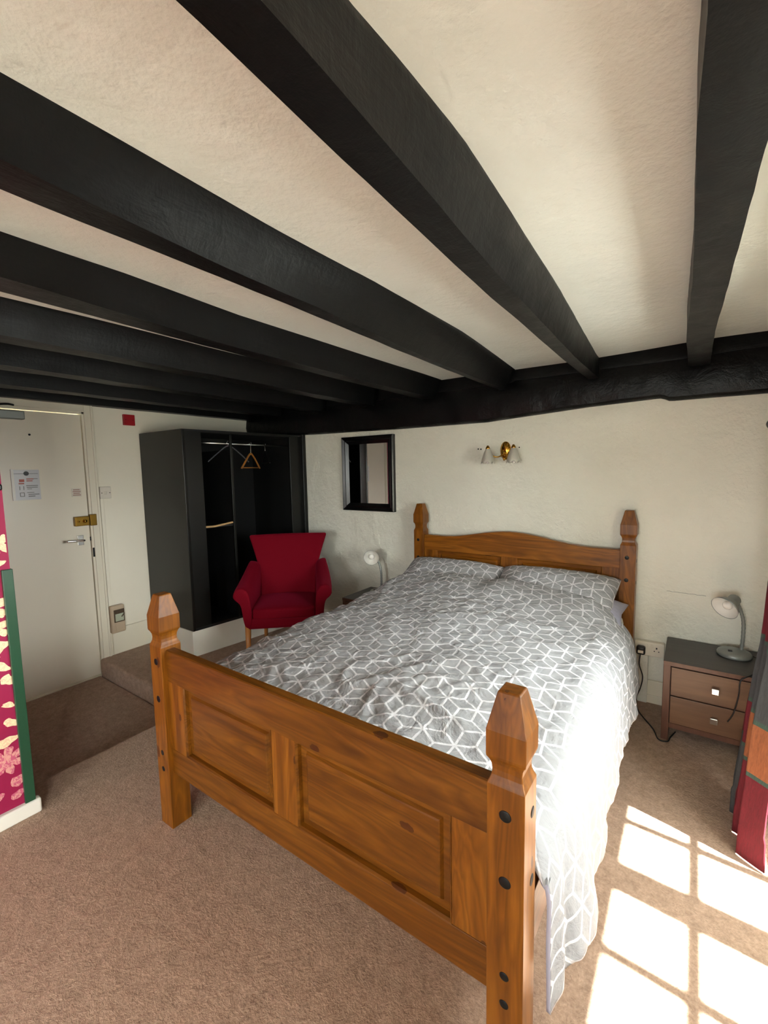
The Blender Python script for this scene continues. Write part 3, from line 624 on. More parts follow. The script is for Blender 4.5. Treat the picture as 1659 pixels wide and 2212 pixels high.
# ------------------------------------------------------------------ duvet
def bump1(x, c, w): return math.exp(-((x - c) / w) ** 2)
def duvet():
    NY, NX = 230, 210
    zr = [(0.9, 0.585), (1.3, 0.60), (2.1, 0.625), (2.4, 0.635), (2.65, 0.635)]
    hemz = [(0.92, 0.17), (0.97, 0.20), (1.05, 0.215), (1.2, 0.22), (1.4, 0.25), (1.7, 0.28), (2.0, 0.285), (2.35, 0.25), (2.65, 0.30)]
    hemx = [(0.92, -0.225), (0.97, -0.215), (1.05, -0.185), (1.2, -0.183), (1.4, -0.193), (2.0, -0.196), (2.35, -0.192), (2.65, -0.21)]
    rows = []; uvs = []
    for j in range(NY):
        ty = j / (NY - 1); y = 0.936 + (2.56 - 0.936) * ty
        top = interp(zr, y); hz = interp(hemz, y); hx = interp(hemx, y)
        mid = 0.035 + 0.02 * ty
        ctl = [(-1.765, 0.36), (-1.76, 0.45), (-1.745, 0.53), (-1.70, top - 0.02), (-1.62, top + 0.002)]
        N = 14
        for k in range(1, N): 
            u = k / N; x = -1.62 + (-0.40 + 1.62) * u
            ctl.append((x, top + 0.002 + mid * math.sin(math.pi * u) ** 0.7))
        hd = max(0, min(1, (y - 2.25) / 0.3)) * 0.018
        ctl += [(-0.40, top), (-0.31 - hd, top - 0.012 - hd * 0.3), (-0.255 - hd, top - 0.05 - hd * 0.5), (-0.225 - hd * 0.6, top - 0.12), ((hx - 0.222) / 2 - 0.002, (top - 0.12 + hz) / 2), (hx, hz)]
        pp = smooth_path([(a, 0, b) for a, b in ctl], 8)
        L_ = [0]
        for a, b in zip(pp, pp[1:]): L_.append(L_[-1] + (b - a).length)
        tot = L_[-1]; row = []; uvr = []; q = 0
        for i in range(NX):
            s = tot * i / (NX - 1)
            while q < len(L_) - 2 and L_[q + 1] < s: q += 1
            f_ = (s - L_[q]) / max(1e-9, L_[q + 1] - L_[q]); a = pp[q].lerp(pp[q + 1], f_)
            nrm = Vector((-(pp[q + 1] - pp[q]).z, 0, (pp[q + 1] - pp[q]).x)).normalized()
            row.append((a, nrm)); uvr.append(s - tot)      # measured from the right hem
        rows.append((y, row)); uvs.append(uvr)
    def disp(x, y, z, down):
        # puffy swells, pinched creases and hanging folds
        d = 0.016 * nz(x * 2.2, y * 2.2, 1.0)
        r1 = 1 - abs(nz(x * 3.2 + 1.4 * nz(x * 2, y * 2, 9), y * 4.2, 5.0)) * 2.2
        r2 = 1 - abs(nz(x * 8.5 + 1.2 * nz(x * 4, y * 4, 3), y * 9.0, 7.0)) * 2.2
        r3 = 1 - abs(nz(x * 21, y * 19, 2.0)) * 2.2
        amp = 0.35 + 0.65 * max(0, min(1, 0.5 + nz(x * 1.3, y * 1.3, 12) * 1.8))
        d += amp * (0.015 * max(0, r1) ** 2 + 0.0085 * max(0, r2) ** 2 + 0.0035 * max(0, r3) ** 2)
        d += down * 0.012 * math.sin(y * 23 + 1.5 * nz(y * 2, 0, 0)) * (0.6 + 0.4 * nz(y * 3, 1, 1))
        return d
    bm = BM()
    pts = []
    for j, (y, row) in enumerate(rows):
        line = []
        for i, (a, nrm) in enumerate(row):
            down = max(0, min(1, (0.5 - a.z) / 0.25)) if a.x > -0.6 else 0
            e = min(1.0, (y - 0.925) / 0.05)
            d = disp(a.x, y, a.z * 1.7, down) * (0.35 + 0.65 * e)
            yy = y
            if down > 0:   # gathered corner near the foot post
                g = bump1(y, 1.02, 0.07) * down
                d += 0.010 * g * math.sin(y * 62 - a.z * 9) * max(0, min(1, (y - 0.93) / 0.04))
                yy += 0.004 * nz(a.z * 9, y * 3, 4) * down
            hem = max(0, 1 - (a.z - interp(hemz, y)) / 0.03) if a.x > -0.3 else 0
            zz_ = a.z + 0.008 * hem * math.sin(y * 31) + 0.006 * hem * nz(y * 40, 0, 2)
            # rise over the pillows at the head end
            top_lift = 0
            if a.x < -0.30 and a.x > -1.72 and y > 2.15:
                u = min(1, (y - 2.15) / 0.4); u = u * u * (3 - 2 * u)
                vall = 1 - 0.35 * bump1(a.x, -1.03, 0.07)
                side = min(1, (-0.30 - a.x) / 0.12) * min(1, (a.x + 1.72) / 0.1)
                top_lift = 0.055 * u * vall * side
            foot_tuck = -0.05 * max(0, 1 - (y - 0.925) / 0.05) ** 2 if a.z > 0.5 else 0
            v = Vector((a.x, yy, zz_ + top_lift + foot_tuck)) + Vector((nrm.x, 0, nrm.z)) * d
            v.y = max(v.y, 0.932)
            line.append(v)
        pts.append(line)
    grid(bm, lambda i, j: pts[j][i], NX, NY, uv=lambda i, j: (uvs[min(j, NY - 1)][min(i, NX - 1)], rows[min(j, NY - 1)][0]))
    o = obj('duvet', bm, None, smooth=True, mats=[M['duvet'], M['sheet']], loc=(-0.99, 1.8, 0.6))
    s = o.modifiers.new('thick', 'SOLIDIFY'); s.thickness = 0.010; s.offset = -1; s.material_offset_rim = 1; s.material_offset = 1
    tag(o, 'grey duvet with white lattice print spread over the bed', 'duvet')
duvet()
def pillow(nm, label, cx, cy, cz, hx, hy, hz, tilt, m, seed, yaw=0.0, sq=3.2):
    bm = BM(); n = 64; k = 44
    mt = Matrix.Translation((cx, cy, cz)) @ Matrix.Rotation(yaw, 4, 'Z') @ Matrix.Rotation(tilt, 4, 'X')
    def P(sgn):
        def f(i, j):
            u = -1 + 2 * i / (n - 1); v = -1 + 2 * j / (k - 1)
            e = max(0, (1 - abs(u) ** sq) * (1 - abs(v) ** (sq * 0.8))) ** 0.55
            pin = 1 - 0.05 * (1 - abs(u)) * 0 - 0.045 * (1 - abs(abs(u) * abs(v)))
            h = hz * e * sgn
            h += sgn * e * (0.010 * nz(u * 2.4 + seed, v * 2.1, seed) + 0.006 * max(0, 1 - abs(nz(u * 7, v * 6, seed + 3)) * 2.2) ** 2)
            return mt @ Vector((u * hx * pin, v * hy * pin, h))
        return f
    uvf = lambda i, j: (cx + 0.03 * seed + (-1 + 2 * i / (n - 1)) * hx, cy + (-1 + 2 * j / (k - 1)) * hy)
    grid(bm, P(1), n, k, uv=uvf); grid(bm, P(-1), n, k, uv=uvf)
    bmesh.ops.remove_doubles(bm, verts=bm.verts, dist=1e-5)
    return tag(obj(nm, bm, m, smooth=True, loc=(cx, cy, cz - hz)), label, 'pillow', 'pillows at the headboard')
pillow('pillow', 'lattice print pillow at the left of the headboard', -1.37, 2.70, 0.652, 0.36, 0.20, 0.095, math.radians(26), M['duvet'], 1)
pillow('pillow', 'lattice print pillow at the right of the headboard', -0.675, 2.69, 0.668, 0.35, 0.20, 0.100, math.radians(24), M['duvet'], 2)
pillow('pillow', 'plain lilac grey pillow poking out below the right lattice pillow', -0.64, 2.66, 0.605, 0.36, 0.17, 0.078, math.radians(4), M['sheet'], 3, sq=2.7)

# ------------------------------------------------------------------ nightstands
def nightstand(label, x, y):
    t_ = thing('nightstand', label, 'nightstand', (x, y, 0), 0, 'two drawer nightstands')
    w_, d_, h_ = 0.43, 0.375, 0.42
    K = dict(world=False)
    boxo('table_top', 0, w_, 0, d_, 0.399, h_, M['ns_top'], t_, bevel=0.002, **K)
    boxo('top_edge', 0, w_, -0.003, 0.0, 0.399, h_ - 0.001, M['ns_frame'], t_, **K)
    for a in (0, w_ - 0.032):
        boxo('side_leg', a, a + 0.032, 0, 0.032, 0, 0.399, M['ns_frame'], t_, bevel=0.002, **K)
        boxo('side_leg', a, a + 0.032, d_ - 0.032, d_, 0, 0.399, M['ns_frame'], t_, bevel=0.002, **K)
        boxo('side_panel', a + 0.006, a + 0.026, 0.032, d_ - 0.032, 0.09, 0.399, M['ns_frame'], t_, **K)
    boxo('carcass', 0.032, w_ - 0.032, 0.015, d_ - 0.02, 0.075, 0.395, M['ns_dark'], t_, **K)
    for z0_, z1_ in ((0.246, 0.392), (0.098, 0.240)):
        dr = boxo('drawer', 0.035, w_ - 0.035, -0.002, 0.016, z0_, z1_, M['ns_wood'], t_, bevel=0.0015, **K)
        bm = BM(); zc = (z0_ + z1_) / 2; lathe(bm, [(0.006, 0), (0.006, 0.012)], (w_ / 2, -0.002, zc), (0, -1, 0), 12)
        box(bm, w_ / 2 - 0.016, w_ / 2 + 0.016, -0.024, -0.013, zc - 0.015, zc + 0.015)
        obj('knob', bm, M['chrome'], dr, bevel=0.0035, world=False)
    boxo('apron', 0.032, w_ - 0.032, 0.004, 0.02, 0.068, 0.094, M['ns_frame'], t_, **K)
    return t_
NSX = -0.092
nightstand('dark brown two drawer nightstand right of the bed, by the curtain', NSX, 2.594)
nightstand('dark nightstand between the red armchair and the bed', -2.236, 2.594)

# ------------------------------------------------------------------ lamps
def lamp(label, base, neck, head, face, cordpts):
    t_ = thing('desk_lamp', label, 'lamp', base, 0, 'gooseneck lamps on the nightstands')
    b = Vector(base)
    bm = BM(); lathe(bm, [(0, 0), (0.070, 0), (0.074, 0.004), (0.074, 0.014), (0.069, 0.023), (0.045, 0.030), (0.0, 0.033)], base, (0, 0, 1), 40); obj('base', bm, M['lamp'], t_, smooth=True)
    bm = BM(); box(bm, b.x - 0.028, b.x - 0.010, b.y - 0.036, b.y - 0.022, b.z + 0.024, b.z + 0.036); obj('switch', bm, M['black_pl'], t_, bevel=0.002)
    bm = BM(); pth = smooth_path(neck, 14); tube(bm, pth, lambda u: 0.0085 + 0.0007 * math.sin(u * 260), 12); obj('gooseneck', bm, M['lamp'], t_, smooth=True)
    d = Vector(face).normalized(); h = Vector(head)     # head = centre of the shade mouth
    bm = BM()
    pr_ = [(0.061, 0.0), (0.062, 0.002), (0.058, -0.012), (0.046, -0.034), (0.033, -0.048), (0.028, -0.056), (0.028, -0.085), (0.022, -0.094), (0, -0.097)]
    lathe(bm, [(r, z) for r, z in pr_], h, d, 40); sh = obj('lamp_shade', bm, M['lamp'], t_, smooth=True)
    bm = BM(); lathe(bm, [(0.0605, 0.0), (0.056, -0.012), (0.044, -0.033), (0.030, -0.047), (0.026, -0.055), (0, -0.056)], h, d, 40); obj('reflector', bm, M['lamp_white'], sh, smooth=True)
    bm = BM(); lathe(bm, [(0.0, -0.006), (0.014, -0.009), (0.021, -0.018), (0.021, -0.026), (0.013, -0.042), (0.012, -0.056)], h, d, 28); obj('bulb', bm, M['bulb'], sh, smooth=True)
    if cordpts:
        bm = BM(); tube(bm, smooth_path(cordpts, 12), 0.0028, 8); obj('cord', bm, M['black_pl'], t_, smooth=True)
    return t_
lamp('silver gooseneck lamp on the right nightstand by the curtain', (0.205, 2.85, 0.42),
     [(0.235, 2.872, 0.44), (0.238, 2.872, 0.52), (0.236, 2.866, 0.60), (0.222, 2.850, 0.66), (0.205, 2.830, 0.705)],
     (0.150, 2.755, 0.690), (-0.50, -0.72, -0.42),
     [(0.27, 2.87, 0.428), (0.305, 2.84, 0.424), (0.315, 2.72, 0.424), (0.25, 2.60, 0.424), (0.215, 2.574, 0.40), (0.21, 2.568, 0.33), (0.195, 2.565, 0.24), (0.175, 2.566, 0.19)])
lamp('gooseneck lamp with white reflector on the nightstand by the armchair', (-2.06, 2.84, 0.42),
     [(-2.035, 2.84, 0.44), (-2.035, 2.845, 0.52), (-2.04, 2.85, 0.60), (-2.06, 2.85, 0.67), (-2.10, 2.84, 0.715)],
     (-2.078, 2.775, 0.722), (0.50, -0.80, -0.12), None)

# ------------------------------------------------------------------ sockets, plug, trunking
so_ = thing('wall_socket', 'cream double wall socket between bed and nightstand', 'socket', (-0.18, YB, 0.29))
boxo('face_plate', -0.254, -0.103, YB - 0.036, YB + 0.004, 0.290, 0.374, M['plastic'], so_, bevel=0.004)
cx = -0.142
boxo('pin_slot', cx - 0.0035, cx + 0.0035, YB - 0.0368, YB - 0.035, 0.338, 0.348, M['dark'], so_)
for q_ in (-1, 1): boxo('pin_slot', cx + q_ * 0.011 - 0.003, cx + q_ * 0.011 + 0.003, YB - 0.0368, YB - 0.035, 0.322, 0.327, M['dark'], so_)
for cx in (-0.192, -0.165): boxo('switch', cx - 0.005, cx + 0.005, YB - 0.041, YB - 0.035, 0.345, 0.362, M['plastic'], so_, bevel=0.001)
pl = thing('mains_plug', 'black mains plug in the left half of the double socket', 'plug', (-0.221, YB - 0.05, 0.30))
bm = BM(); box(bm, -0.243, -0.197, YB - 0.072, YB - 0.037, 0.300, 0.350); obj('plug_body', bm, M['black_pl'], pl, bevel=0.010, seg=3)
boxo('plug_label', -0.234, -0.206, YB - 0.0735, YB - 0.0715, 0.312, 0.328, M['plastic'], pl)
bm = BM(); tube(bm, smooth_path([(-0.221, YB - 0.06, 0.305), (-0.224, YB - 0.068, 0.24), (-0.205, YB - 0.07, 0.17), (-0.214, YB - 0.075, 0.10), (-0.232, YB - 0.09, 0.04), (-0.222, YB - 0.14, 0.006), (-0.19, YB - 0.22, 0.005), (-0.13, YB - 0.33, 0.005), (-0.10, YB - 0.42, 0.005), (-0.06, YB - 0.415, 0.005), (-0.05, YB - 0.37, 0.005), (-0.03, YB - 0.30, 0.005)], 10), 0.0032, 8)
obj('cord', bm, M['black_pl'], pl, smooth=True)
tag(boxo('cable_trunking', -0.232, -0.182, YB - 0.040, YB + 0.002, 0.0, 0.292, M['wall'], bevel=0.004, loc=(-0.2, YB, 0)), 'cream cable trunking from the double socket down to the floor', 'trunking')

# ------------------------------------------------------------------ mirror
mr = thing('wall_mirror', 'rectangular mirror in a black frame on the wall', 'mirror', (-2.245, YB, 1.07))
bm = BM(); x0, x1, z0_, z1_ = -2.512, -1.975, 1.072, 1.697
def rr(ins, y): return [bm.verts.new(p) for p in ((x0 + ins, y, z0_ + ins), (x1 - ins, y, z0_ + ins), (x1 - ins, y, z1_ - ins), (x0 + ins, y, z1_ - ins))]
rs = [rr(0, YB), rr(0, YB - 0.030), rr(0.010, YB - 0.036), rr(0.030, YB - 0.026), (rr(0.038, YB - 0.028)), rr(0.066, YB - 0.010), rr(0.068, YB - 0.004)]
for a, b in zip(rs, rs[1:]):
    for k in range(4): bm.faces.new((a[k], a[(k + 1) % 4], b[(k + 1) % 4], b[k]))
obj('mirror_frame', bm, M['gloss_black'], mr)
boxo('mirror_glass', x0 + 0.06, x1 - 0.06, YB - 0.011, YB - 0.007, z0_ + 0.06, z1_ - 0.06, M['mirror'], mr)

# ------------------------------------------------------------------ wall light
wl = thing('wall_light', 'brass twin arm wall light with frosted tulip shades', 'wall light', (-1.068, YB, 1.47))
bm = BM(); lathe(bm, [(0, 0.024), (0.55, 0.022), (0.8, 0.016), (0.86, 0.012), (1.0, 0.009), (1.0, -0.004)], (-1.066, YB, 1.53), (0, -1, 0), 36, 1, 1)
for v in bm.verts:
    v.co.x = -1.066 + (v.co.x + 1.066) * 0.037; v.co.z = 1.53 + (v.co.z - 1.53) * 0.062
obj('back_plate', bm, M['brass'], wl, smooth=True)
bm = BM(); lathe(bm, [(0, 0.050), (0.009, 0.047), (0.013, 0.038), (0.009, 0.030), (0.014, 0.024)], (-1.066, YB, 1.515), (0, -1, 0), 20); lathe(bm, [(0, 0.012), (0.006, 0.008), (0.008, 0), (0.004, -0.012), (0, -0.016)], (-1.066, YB - 0.035, 1.475), (0, 0, 1), 16); obj('boss', bm, M['brass'], wl, smooth=True)
for s in (-1, 1):
    sx = -1.066 + s * 0.088; sy = YB - 0.105
    bm = BM(); tube(bm, smooth_path([(-1.066, YB - 0.035, 1.51), (-1.066 + s * 0.03, YB - 0.06, 1.488), (-1.066 + s * 0.06, YB - 0.085, 1.495), (sx - s * 0.006, sy, 1.53), (sx, sy, 1.553)], 8), 0.0042, 10); ar = obj('arm', bm, M['brass'], wl, smooth=True)
    bm = BM(); lathe(bm, [(0, 0.016), (0.006, 0.014), (0.011, 0.006), (0.016, -0.004), (0.014, -0.010)], (sx, sy, 1.55), (0, 0, 1), 20); obj('gallery', bm, M['brass'], ar, smooth=True)
    bm = BM(); n = 40
    prof = [(0.012, 0.0), (0.018, -0.012), (0.027, -0.032), (0.035, -0.055), (0.041, -0.080), (0.045, -0.098)]
    def P(i, j):
        r, h = prof[j]; a = 2 * math.pi * i / n; fl = (j / 5) ** 3
        return (sx + r * math.cos(a) * (1 + 0.05 * fl * math.sin(a * 6)), sy + r * math.sin(a) * (1 + 0.05 * fl * math.sin(a * 6)), 1.548 + h - 0.007 * fl * math.sin(a * 6))
    grid(bm, P, n, 6, closed_u=True); o = obj('glass_shade', bm, M['frost'], wl, smooth=True); sd = o.modifiers.new('t', 'SOLIDIFY'); sd.thickness = 0.0025
    bm = BM(); lathe(bm, [(0.008, 0.0), (0.010, -0.03), (0.016, -0.05), (0.017, -0.075), (0.010, -0.098), (0, -0.106)], (sx, sy, 1.545), (0, 0, 1), 20); obj('bulb', bm, M['bulb'], wl, smooth=True)
for (x, z) in ((-1.267, 1.549), (-1.247, 1.547), (-0.973, 1.548)):
    bm = BM(); lathe(bm, [(0, 0.0), (0.0042, 0.0008), (0.0048, -0.004)], (x, YB - 0.004, z), (0, -1, 0), 12)
    tag(obj('wall_plug_hole', bm, M['dark'], loc=(x, YB, z)), {-1.267: 'small dark plug hole in the wall, furthest left of the brass light', -1.247: 'small dark plug hole in the wall, just left of the brass light', -0.973: 'small dark plug hole in the wall right of the brass light'}[x], 'wall hole', 'plug holes beside the wall light')

# ------------------------------------------------------------------ wardrobe
th_ = math.atan2(1.14, 0.14)
wd = thing('open_wardrobe', 'black built-in open wardrobe in the corner by the door', 'wardrobe', (-3.11, 1.85, 0), th_)
ZB0, ZT0 = 0.205, 1.745; LW = 1.149
K = dict(world=False)
bm = BM(); box(bm, XL + 0.001, -3.1, 1.848, 1.872, ZB0, ZT0); obj('side_panel', bm, M['ward'], wd, bevel=0.003)
boxo('front_stile', 0.005, 0.15, 0.0, 0.022, ZB0, ZT0, M['ward'], wd, bevel=0.002, **K)
boxo('front_stile', 0.985, LW - 0.03, 0.03, 0.052, ZB0, ZT0, M['ward'], wd, bevel=0.002, **K)
boxo('corner_strip', LW - 0.045, LW - 0.006, -0.005, 0.05, ZB0, ZT0 + 0.01, M['ward'], wd, bevel=0.004, **K)
boxo('head_rail', 0.15, 0.985, 0.002, 0.022, ZT0 - 0.022, ZT0, M['ward'], wd, bevel=0.002, **K)
bm = BM(); vs = [bm.verts.new(p) for p in ((XL + 0.001, 1.872, ZT0 - 0.012), (-3.10, 1.872, ZT0 - 0.012), (-2.985, 2.97, ZT0 - 0.012), (XL + 0.001, 2.97, ZT0 - 0.012))]; f_ = bm.faces.new(vs)
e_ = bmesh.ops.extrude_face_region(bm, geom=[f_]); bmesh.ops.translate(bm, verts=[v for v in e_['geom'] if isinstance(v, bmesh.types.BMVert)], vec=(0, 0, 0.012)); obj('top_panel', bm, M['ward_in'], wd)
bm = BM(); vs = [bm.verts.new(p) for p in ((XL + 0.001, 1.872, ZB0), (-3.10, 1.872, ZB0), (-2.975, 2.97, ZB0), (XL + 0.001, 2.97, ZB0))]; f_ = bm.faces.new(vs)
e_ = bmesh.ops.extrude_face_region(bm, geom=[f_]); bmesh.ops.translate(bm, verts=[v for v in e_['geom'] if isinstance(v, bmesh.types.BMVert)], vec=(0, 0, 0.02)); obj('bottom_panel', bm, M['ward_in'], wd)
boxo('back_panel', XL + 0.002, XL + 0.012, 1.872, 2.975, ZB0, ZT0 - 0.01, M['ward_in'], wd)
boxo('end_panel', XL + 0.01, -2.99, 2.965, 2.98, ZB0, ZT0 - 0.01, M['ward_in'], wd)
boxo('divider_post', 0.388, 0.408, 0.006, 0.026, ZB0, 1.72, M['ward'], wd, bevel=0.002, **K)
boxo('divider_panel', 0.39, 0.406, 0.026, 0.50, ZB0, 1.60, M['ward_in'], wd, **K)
bm = BM(); tube(bm, smooth_path([(0.150, 0.02, 0.998), (0.22, 0.02, 0.995), (0.31, 0.02, 1.003), (0.386, 0.02, 1.012)], 8), 0.0085, 8); obj('shelf_lip', bm, M['oak'], wd, smooth=True, world=False)
boxo('shelf', 0.15, 0.386, 0.02, 0.5, 0.985, 0.998, M['ward_in'], wd, **K)
bm = BM(); tube(bm, [(0.15, 0.14, 1.658), (1.06, 0.14, 1.650)], 0.0095, 14); obj('hanging_rail', bm, M['satin'], wd, smooth=True, world=False)
# plinth, white, under the wardrobe
bm = BM()
vs = [bm.verts.new(p) for p in ((XL + 0.001, 1.846, 0), (-3.112, 1.846, 0), (-2.974, 2.965, 0), (XL + 0.001, 2.965, 0))]; f_ = bm.faces.new(vs)
e_ = bmesh.ops.extrude_face_region(bm, geom=[f_]); bmesh.ops.translate(bm, verts=[v for v in e_['geom'] if isinstance(v, bmesh.types.BMVert)], vec=(0, 0, ZB0 - 0.002)); obj('plinth', bm, M['white'], wd, bevel=0.003)

def to_w(x, y, z):
    v = W[wd.name] @ Vector((x, y, z)); return v
def hanger(nm, label, lx, m, hw, drop, yaw, bar=True, ly=0.14, thick=0.008, neck=0.05):
    o_ = to_w(lx, ly, 1.655); t_ = thing(nm, label, 'clothes hanger', tuple(o_), th_ + yaw, 'hangers on the wardrobe rail')
    bm = BM(); pts = [(-0.014, 0, -0.004), (-0.017, 0, 0.008), (-0.010, 0, 0.018), (0.002, 0, 0.020), (0.012, 0, 0.012), (0.010, 0, 0.0), (0.001, 0, -0.018), (0, 0, -neck - 0.02)]
    tube(bm, smooth_path(pts, 6), 0.0018, 8); obj('hook', bm, M['chrome'], t_, smooth=True, world=False)
    bm = BM(); zt = -neck - 0.015
    tube(bm, smooth_path([(-hw, 0.004, zt - drop), (-hw * 0.55, 0, zt - drop * 0.45), (-hw * 0.12, 0, zt), (hw * 0.12, 0, zt), (hw * 0.55, 0, zt - drop * 0.45), (hw, 0.004, zt - drop)], 8), thick, 10)
    obj('shoulder', bm, m, t_, smooth=True, world=False)
    if bar:
        bm = BM(); tube(bm, [(-hw * 0.9, 0.002, zt - drop * 0.96), (hw * 0.9, 0.002, zt - drop * 0.96)], 0.0045, 8); obj('trouser_bar', bm, m, t_, smooth=True, world=False)
hanger('clothes_hanger', 'grey plastic hanger on the wardrobe rail, nearest the door', 0.43, M['hang_pl'], 0.20, 0.125, 0.15, bar=False, ly=0.10, thick=0.005, neck=0.01)
hanger('clothes_hanger', 'brown wooden hanger with a trouser bar on the wardrobe rail', 0.655, M['hang_wood'], 0.15, 0.12, 0.5, neck=0.07)
hanger('clothes_hanger', 'dark hanger further back on the rail, right of the wooden one', 0.80, M['ward'], 0.12, 0.10, 1.35, neck=0.05)

# ------------------------------------------------------------------ armchair
d_ = Vector((0.748, 0.664, 0)).normalized(); P0 = Vector((-2.63, 1.95, 0)); ctr = P0 + d_ * 0.29
ch = thing('armchair', 'crimson velvet tub armchair with beech legs by the wardrobe', 'armchair', tuple(ctr), math.atan2(d_.y, d_.x))
# local frame: x along the front (image left -> right), y towards the back, z up
for sx in (-1, 1):
    bm = BM(); tube(bm, [(sx * 0.262, 0.03, 0.30), (sx * 0.268, 0.02, 0.0)], lambda u: 0.022 - 0.008 * u, 12); obj('leg', bm, M['beech'], ch, smooth=True, world=False)
    bm = BM(); tube(bm, [(sx * 0.20, 0.46, 0.30), (sx * 0.215, 0.52, 0.0)], lambda u: 0.020 - 0.006 * u, 12); obj('leg', bm, M['beech'], ch, smooth=True, world=False)
boxo('seat_frame', -0.27, 0.27, 0.005, 0.48, 0.275, 0.36, M['velvet'], ch, bevel=0.02, seg=3, world=False)
bm = BM(); box(bm, -0.235, 0.235, -0.008, 0.44, 0.345, 0.425); bmesh.ops.subdivide_edges(bm, edges=bm.edges, cuts=3, use_grid_fill=True)
for v in bm.verts:
    if v.co.z > 0.42: v.co.z += 0.022 * math.cos(v.co.x / 0.26 * 1.5) * math.cos((v.co.y - 0.2) / 0.28 * 1.4)
obj('seat_cushion', bm, M['velvet'], ch, smooth=True, sub=2, world=False)
def arm_sec(sx, y, rise, infl, out):
    pr_ = [(0.225, 0.285), (0.23, 0.42), (0.235 - infl, 0.53 + rise), (0.262 - infl, 0.585 + rise), (0.31, 0.595 + rise), (0.345 + out, 0.57 + rise), (0.358 + out, 0.535 + rise), (0.335 + out, 0.505 + rise), (0.305, 0.49 + rise), (0.292, 0.42), (0.285, 0.285)]
    return [(sx * x, y, z) for x, z in pr_]
for sx in (-1, 1):
    bm = BM(); secs = [(0.0, -0.012, 0, 0.0), (0.012, 0, 0, 0.0), (0.12, 0.012, 0.005, 0.0), (0.26, 0.045, 0.01, -0.01), (0.40, 0.10, 0.02, -0.03), (0.50, 0.13, 0.03, -0.05)]
    vs = grid(bm, lambda i, j: arm_sec(sx, *secs[i])[j % 11], len(secs), 11)
    for i in range(len(secs) - 1): bm.faces.new((vs[i][10], vs[i + 1][10], vs[i + 1][0], vs[i][0]))
    bm.faces.new(vs[0]); bm.faces.new(vs[-1])
    cr = bm.edges.layers.float.get('crease_edge') or bm.edges.layers.float.new('crease_edge')
    e_ = [e for e in bm.edges if all(v.co.y < 0.001 for v in e.verts)]
    for e in e_: e[cr] = 0.75
    obj('armrest', bm, M['velvet'], ch, smooth=True, sub=2, world=False)
bm = BM(); NZ, NXx = 8, 13
def bk(front):
    def P(i, j):
        u = -1 + 2 * i / (NXx - 1); v = j / (NZ - 1); z = 0.30 + 0.585 * v; hw = 0.215 + 0.02 * v + 0.085 * max(0, (v - 0.45) / 0.55) ** 1.3
        y = 0.41 + 0.085 * v + 0.05 * v * v - 0.055 * u * u * (1 - 0.5 * v)
        z += 0.012 * (1 - u * u) * v + 0.01 * u * u * v
        return (u * hw, y if front else y + 0.075 - 0.03 * v, z)
    return P
a_ = grid(bm, bk(True), NXx, NZ); b_ = grid(bm, bk(False), NXx, NZ)
for i in range(NXx - 1):
    for j in (0, NZ - 1): bm.faces.new((a_[i][j], a_[i + 1][j], b_[i + 1][j], b_[i][j]))
for j in range(NZ - 1):
    for i in (0, NXx - 1): bm.faces.new((a_[i][j], a_[i][j + 1], b_[i][j + 1], b_[i][j]))
obj('backrest', bm, M['velvet'], ch, bevel=0.018, seg=3, smooth=True, world=False)

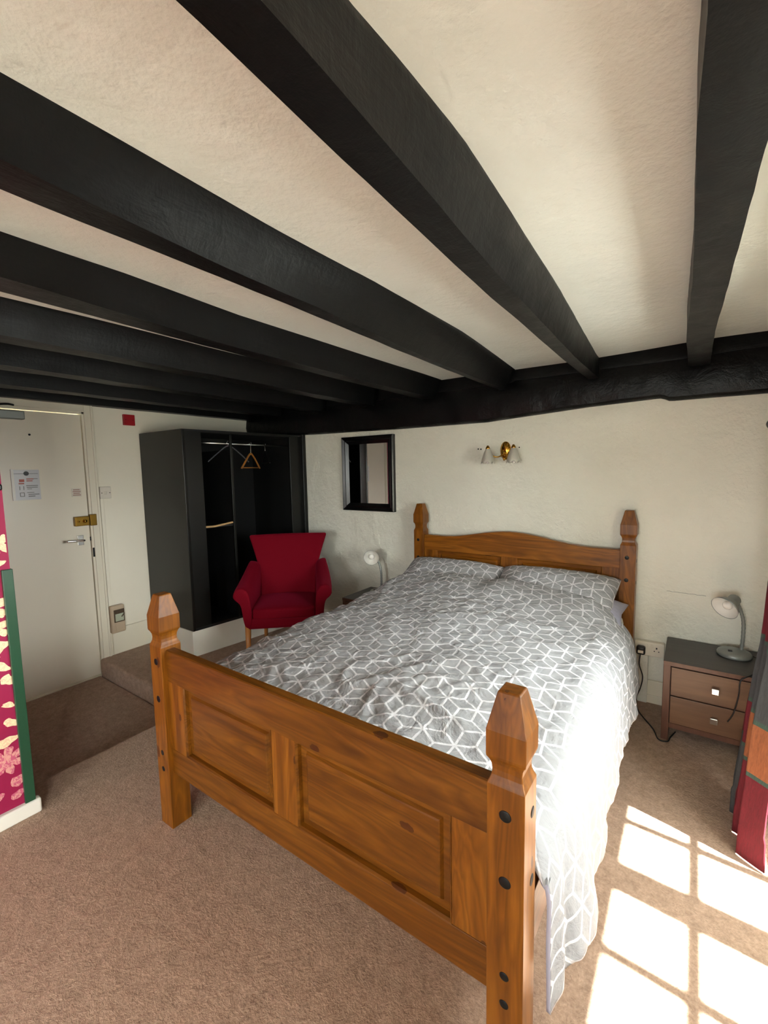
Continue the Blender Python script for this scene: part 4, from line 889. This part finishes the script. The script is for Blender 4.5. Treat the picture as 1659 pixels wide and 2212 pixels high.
# ------------------------------------------------------------------ curtain and rod
def curtain():
    rowz = [0.006, 0.29, 0.305, 0.478, 0.495, 0.745, 0.76, 0.95, 0.965, 1.20, 1.215, 1.55]
    zs = []
    for a, b in zip(rowz, rowz[1:]):
        k = max(1, int((b - a) / 0.022)); zs += [a + (b - a) * q / k for q in range(k)]
    zs.append(rowz[-1]); n = 120
    xmin = [(0, 0.180), (0.1, 0.182), (0.25, 0.196), (0.44, 0.208), (0.72, 0.238), (1.02, 0.250), (1.55, 0.255)]
    y0t = [(0, 1.885), (0.03, 1.887), (0.39, 1.935), (0.63, 1.96), (1.55, 1.97)]
    cloth = 0.62
    def P(i, j):
        z = zs[j]; u = i / (n - 1); ya = 2.27 + 0.012 * math.sin(z * 5); yb = interp(y0t, z)
        amp = 0.020 + 0.014 * max(0, 1 - z / 0.9)
        ph = u * 2 * math.pi * 3.4 + 0.5 + 0.5 * math.sin(z * 2.1)
        x = interp(xmin, z) + amp * (1 - math.cos(ph)) + 0.004 * nz(u * 5, z * 4, 1)
        y = ya + (yb - ya) * u + 0.006 * math.sin(2 * ph)
        if z < 0.12: x += 0.006 * math.sin(u * 40)
        return (x, y, z)
    def mi(i, j):
        z = (zs[j] + zs[j + 1]) / 2; u = i / (n - 1) * cloth
        band = any(a < z < b for a, b in ((0.29, 0.305), (0.478, 0.495), (0.745, 0.76), (0.95, 0.965), (1.2, 1.215)))
        col = 0 if u < 0.185 else 1 + int((u - 0.185) / 0.30)
        if band: return 3
        r = sum(z > q for q in (0.30, 0.487, 0.752, 0.957, 1.207))
        tab = {0: (0, 1, 1, 0, 0, 1), 1: (1, 2, 2, 1, 1, 2), 2: (0, 0, 0, 1, 0, 0), 3: (1, 1, 0, 1, 0, 1), 4: (0, 0, 1, 0, 1, 0), 5: (1, 0, 1, 0, 1, 0)}
        return tab[r][min(col, 5)]
    bm = BM(); grid(bm, P, n, len(zs), mi=mi)
    o = obj('curtain', bm, None, smooth=True, mats=[M['c_grey'], M['c_red'], M['c_orange'], M['c_green']], loc=(0.27, 2.1, 0.03))
    s = o.modifiers.new('t', 'SOLIDIFY'); s.thickness = 0.004
    tag(o, 'patchwork curtain in charcoal, crimson and rust at the right edge', 'curtain')
curtain()
rod = thing('curtain_rod', 'black curtain rod end high at the right edge of the wall', 'curtain rod', (0.26, 2.3, 1.577))
bm = BM(); tube(bm, [(0.262, 0.35, 1.577), (0.262, 2.44, 1.577)], 0.010, 14); obj('rod', bm, M['black_pl'], rod, smooth=True)
bm = BM(); lathe(bm, [(0.010, 0), (0.016, 0.004), (0.010, 0.012), (0.020, 0.03), (0.023, 0.045), (0.014, 0.066), (0, 0.08)], (0.262, 2.44, 1.577), (0, 1, 0), 18); obj('finial', bm, M['black_pl'], rod, smooth=True)
bm = BM(); tube(bm, [(XR, 2.34, 1.577), (0.262, 2.34, 1.577)], 0.007, 10); lathe(bm, [(0.02, 0), (0.02, 0.006), (0, 0.008)], (XR, 2.34, 1.577), (-1, 0, 0), 16); obj('bracket', bm, M['black_pl'], rod, smooth=True)
